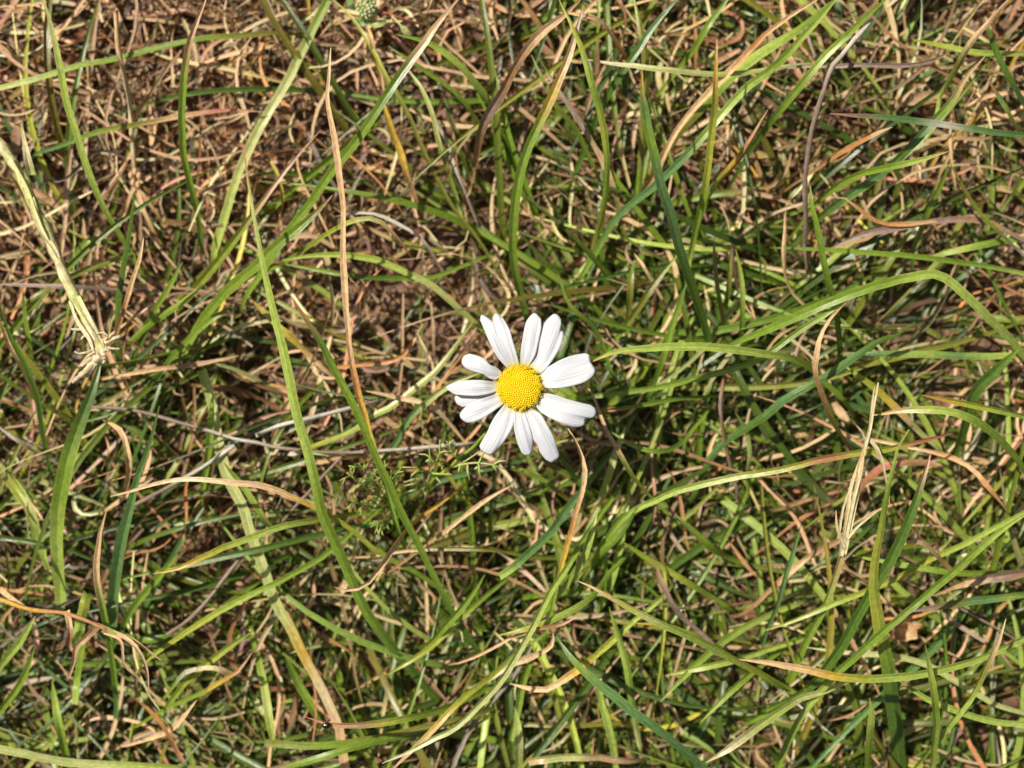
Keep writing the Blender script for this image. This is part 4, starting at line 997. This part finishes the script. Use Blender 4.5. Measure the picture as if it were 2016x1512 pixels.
def in_view(x, y):
    u, v = to_px(x, y, .01)
    return (u > -120) & (u < PW + 120) & (v > -120) & (v < PH + 120)

def scatter(n, keep):
    x = rng.uniform(-EX, EX, n); y = rng.uniform(-EY, EY, n)
    k = rng.random(n) < keep(x, y) * np.where(in_view(x, y), 1, .55)
    return x[k], y[k]

def vary(c, h, v):
    n = len(c)
    f = np.exp(rng.normal(0, v, (n, 1)))
    return np.clip(c * f * np.exp(rng.normal(0, h, (n, 3))), .01, .8)

def straws(n, keep, lmin, lmax, wmin, wmax, zlo, zhi, palette, weights, curl, S=9, slope=.25, vvar=.3, dim=1.0):
    x, y = scatter(n, keep)
    N = len(x)
    L = rng.uniform(0, 1, N) ** 1.6 * (lmax - lmin) + lmin
    t = np.linspace(-.5, .5, S)
    h0 = rng.uniform(0, 2 * math.pi, N)
    k1 = rng.normal(0, curl, N); k2 = rng.normal(0, curl * 1.3, N); ph = rng.uniform(0, 6.28, N)
    head = h0[:, None] + k1[:, None] * t[None] * 2 + k2[:, None] * np.sin(t[None] * 5 + ph[:, None]) * .6
    ds = L[:, None] / (S - 1)
    px_ = np.cumsum(np.cos(head) * ds, 1); py_ = np.cumsum(np.sin(head) * ds, 1)
    px_ += x[:, None] - px_[:, S // 2:S // 2 + 1]; py_ += y[:, None] - py_[:, S // 2:S // 2 + 1]
    z0 = zlo + (zhi - zlo) * rng.random(N) ** 1.5
    sl = rng.normal(0, slope, N)
    pz = z0[:, None] + sl[:, None] * t[None] * L[:, None] + (rng.normal(0, .10, N) * L)[:, None] * (.25 - t[None] ** 2) * 2
    pz = np.maximum(pz, .0004 + ground_height(px_, py_))
    path = np.stack([px_, py_, pz], -1)
    W = rng.uniform(wmin, wmax, N)
    prof = .55 + .45 * np.sin((t + .5) * math.pi) ** .7
    wig = 1 + .2 * np.sin(t[None] * rng.uniform(8, 20, (N, 1)) + ph[:, None])
    wd = W[:, None] * prof[None] * wig
    roll = rng.normal(0, .7, N)[:, None] + rng.normal(0, .9, N)[:, None] * t[None] * 2
    pal = np.array([PAL[c] for c in palette]); 
    wts = np.array(weights, float); wts /= wts.sum()
    c = vary(pal[rng.choice(len(pal), N, p=wts)] * dim, .07, vvar)  # dim puts the shade of the recesses into the straw colour
    c2 = vary(c, .06, .15)
    ts_ = (t + .5)[None, :, None]
    col = c[:, None] * (1 - ts_) + c2[:, None] * ts_
    return ribbons(path, wd, roll, rng.uniform(.1, .45, N), col, 3)

def grass(tufts, per, keep, lmin, lmax, wmin, wmax, zmax, S=13, palette='gdtlyop', weights=(4, 3, 2, 2.4, 1.5, 1.5, .6), drytip=.35, elmin=.15, elmax=.8, single=0, dim=.68):
    X, Y, H = [], [], []
    tx, ty = scatter(tufts, keep)
    for a, b in zip(tx, ty):
        m = rng.poisson(per) + 1
        lean = rng.uniform(0, 2 * math.pi)
        X.append(a + rng.normal(0, .0035, m)); Y.append(b + rng.normal(0, .0035, m)); H.append(lean + rng.normal(0, .75, m))
    X, Y, H = np.concatenate(X), np.concatenate(Y), np.concatenate(H)
    N = len(X)
    L = lmin + (lmax - lmin) * rng.random(N) ** 1.4
    t = np.linspace(0, 1, S)
    bend = rng.normal(0, .5, N)
    head = H[:, None] + bend[:, None] * t[None] ** 1.2 + .12 * np.sin(t[None] * 5 + rng.uniform(0, 6, (N, 1)))
    e0 = rng.uniform(elmin, elmax, N)
    el = e0[:, None] - (e0 + rng.uniform(.02, .5, N))[:, None] * np.clip(t[None] * rng.uniform(1.0, 2.0, (N, 1)), 0, 1) ** 1.1
    ds = L[:, None] / (S - 1)
    dx, dy, dz = np.cos(head) * np.cos(el) * ds, np.sin(head) * np.cos(el) * ds, np.sin(el) * ds
    px_ = X[:, None] + np.cumsum(dx, 1) - dx; py_ = Y[:, None] + np.cumsum(dy, 1) - dy
    pz = np.cumsum(dz, 1) - dz
    top = pz.max(1, keepdims=True)
    pz = pz * np.minimum(1, zmax / np.maximum(top, 1e-6))
    pz = np.maximum(pz, .003 + .002 * t[None]) - .004 * (1 - t[None]) ** 6
    path = np.stack([px_, py_, pz], -1)
    W = rng.uniform(wmin, wmax, N)
    prof = np.clip((1 - t) / .55, 0, 1) ** .75 * .93 + .07
    wd = W[:, None] * prof[None]
    roll = rng.normal(0, .45, N)[:, None] + rng.normal(0, .5, N)[:, None] * t[None]
    pal = np.array([PAL[c] for c in palette]); wts = np.array(weights, float); wts /= wts.sum()
    c = vary(pal[rng.choice(len(pal), N, p=wts)] * dim, .06, .25)  # dim darkens the turf colour to stand for shade below taller blades
    base = c * np.array([1.15, 1.1, 1.1]); tipc = np.where((rng.random(N) < drytip)[:, None], vary(np.repeat(PAL['s'][None], N, 0), .08, .2), c)
    st = rng.uniform(.55, .95, N)[:, None]
    f = np.clip((t[None] - st) / .12, 0, 1)[..., None]
    col = (base[:, None] * (1 - t[None, :, None] * .3) + c[:, None] * t[None, :, None] * .3) * (1 - f) + tipc[:, None] * f
    fold = rng.uniform(.15, .45, N)
    if single:                    # the largest in view stand as objects of their own
        um, vm_ = to_px(path[:, S // 2, 0], path[:, S // 2, 1], path[:, S // 2, 2])
        ok = (um > 40) & (um < PW - 40) & (vm_ > 40) & (vm_ < PH - 40)
        size = L * W * (pz.mean(1) + .004) * ok
        pick = np.argsort(-size)[:single]
        for k in pick:
            b = path[k, 0].copy()
            q = ribbons((path[k] - b)[None], wd[k][None], roll[k][None], fold[k], col[k][None], keel=True)
            o = mesh_obj('grass_blade', q[0], q[1], M_GREEN, None, q[2], q[3])
            o.location = b
            uk, vk = to_px(path[k, :, 0], path[k, :, 1], path[k, :, 2])
            uvk = np.stack([uk, vk], -1)
            PENDING.append((o, uvk, col[k].mean(0), 'green', np.linalg.norm(np.diff(uvk, axis=0), axis=1).sum()))
        rest = np.ones(N, bool); rest[pick] = False
        path, wd, roll, fold, col = path[rest], wd[rest], roll[rest], fold[rest], col[rest]
    return ribbons(path, wd, roll, fold, col, 3)

def clump(x, y, k, seed):
    g = np.random.default_rng(seed)
    v = 0
    for i in range(9):
        a = g.uniform(0, 6.28); f = k * g.uniform(.6, 1.7)
        v = v + np.sin((x * math.cos(a) + y * math.sin(a)) * f + g.uniform(0, 6.28))
    return np.clip(.5 + v / 6, 0, 1)
straw_keep = lambda x, y: (1 - .72 * green_at(x, y)) * (1 - bare_at(x, y)) * (.18 + 1.1 * clump(x, y, 420, 3))
top_keep = lambda x, y: (1 - .75 * green_at(x, y)) * (1 - bare_at(x, y)) * (.10 + 1.2 * clump(x, y, 300, 5))
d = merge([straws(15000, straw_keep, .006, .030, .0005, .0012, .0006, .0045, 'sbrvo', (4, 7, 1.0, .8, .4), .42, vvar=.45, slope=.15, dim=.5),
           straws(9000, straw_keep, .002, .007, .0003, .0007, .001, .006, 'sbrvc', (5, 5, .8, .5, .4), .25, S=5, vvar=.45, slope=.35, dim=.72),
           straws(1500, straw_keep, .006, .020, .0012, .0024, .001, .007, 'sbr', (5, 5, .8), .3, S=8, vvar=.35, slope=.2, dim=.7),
           straws(5200, top_keep, .014, .060, .0004, .0011, .003, .012, 'sbrvck', (8, 2.8, .5, .4, .2, .25), .5, slope=.17, vvar=.3, S=12, dim=.86),
           straws(2200, top_keep, .008, .026, .0004, .0009, .003, .010, 'sbc', (5, 2.0, .4), .9, slope=.2, vvar=.3, dim=.86)])
tag(mesh_obj('thatch', d[0], d[1], M_STRAW, None, d[2], d[3]), 'tangled tan and brown thatch of dead grass bits', 'thatch', kind='stuff')

gk = lambda x, y: np.clip(green_at(x, y) * 1.05 - .02, .02, 1) ** 1.6 * (1 - .75 * bare_at(x, y))
gc = lambda x, y: gk(x, y) * (.25 + 1.0 * clump(x, y, 260, 8))
d = merge([grass(1900, 6, gc, .014, .055, .0007, .0016, .010, elmin=.1, elmax=.6, dim=.47, palette='gdtlyo', weights=(5, 4, 1.0, 2.0, .9, 1.2)),
           grass(850, 5, gc, .025, .090, .0009, .0018, .019, weights=(5, 2.2, 1.0, 3.6, 1.2, 1.0, .6), single=100)])
tag(mesh_obj('turf', d[0], d[1], M_GREEN, None, d[2], d[3]), 'fine green turf of small grass blades growing through the thatch', 'turf', kind='stuff')

# soil crumbs and grit
cv, cf = blob(4, 6)
cxs, cys = scatter(34000, lambda x, y: .15 + .85 * bare_at(x, y))
N = len(cxs)
s = .00022 + .0012 * rng.random(N) ** 4
V = cv[None] * s[:, None, None] * rng.uniform(.6, 1.3, (N, 1, 3)) * rng.uniform(.75, 1.25, (N, len(cv), 1))
V = V + np.stack([cxs, cys, ground_height(cxs, cys) + s * .4], -1)[:, None]
F = (cf[None] + (np.arange(N) * len(cv))[:, None, None]).reshape(-1, 4)
pal = np.array([(.22, .145, .09), (.12, .075, .05), (.36, .26, .175), (.40, .24, .13), (.46, .39, .33)])
c = vary(pal[rng.choice(5, N, p=[.4, .3, .17, .08, .05])], .06, .25)
C = np.repeat(c[:, None], len(cv), 1).reshape(-1, 3)
fb = np.tile(cv, (N, 1)) * .3
tag(mesh_obj('soil_crumbs', V.reshape(-1, 3), F, M_CRUMB, None, C, fb), 'loose crumbs of sandy brown soil between the grass', 'soil', kind='stuff')

place_labels()
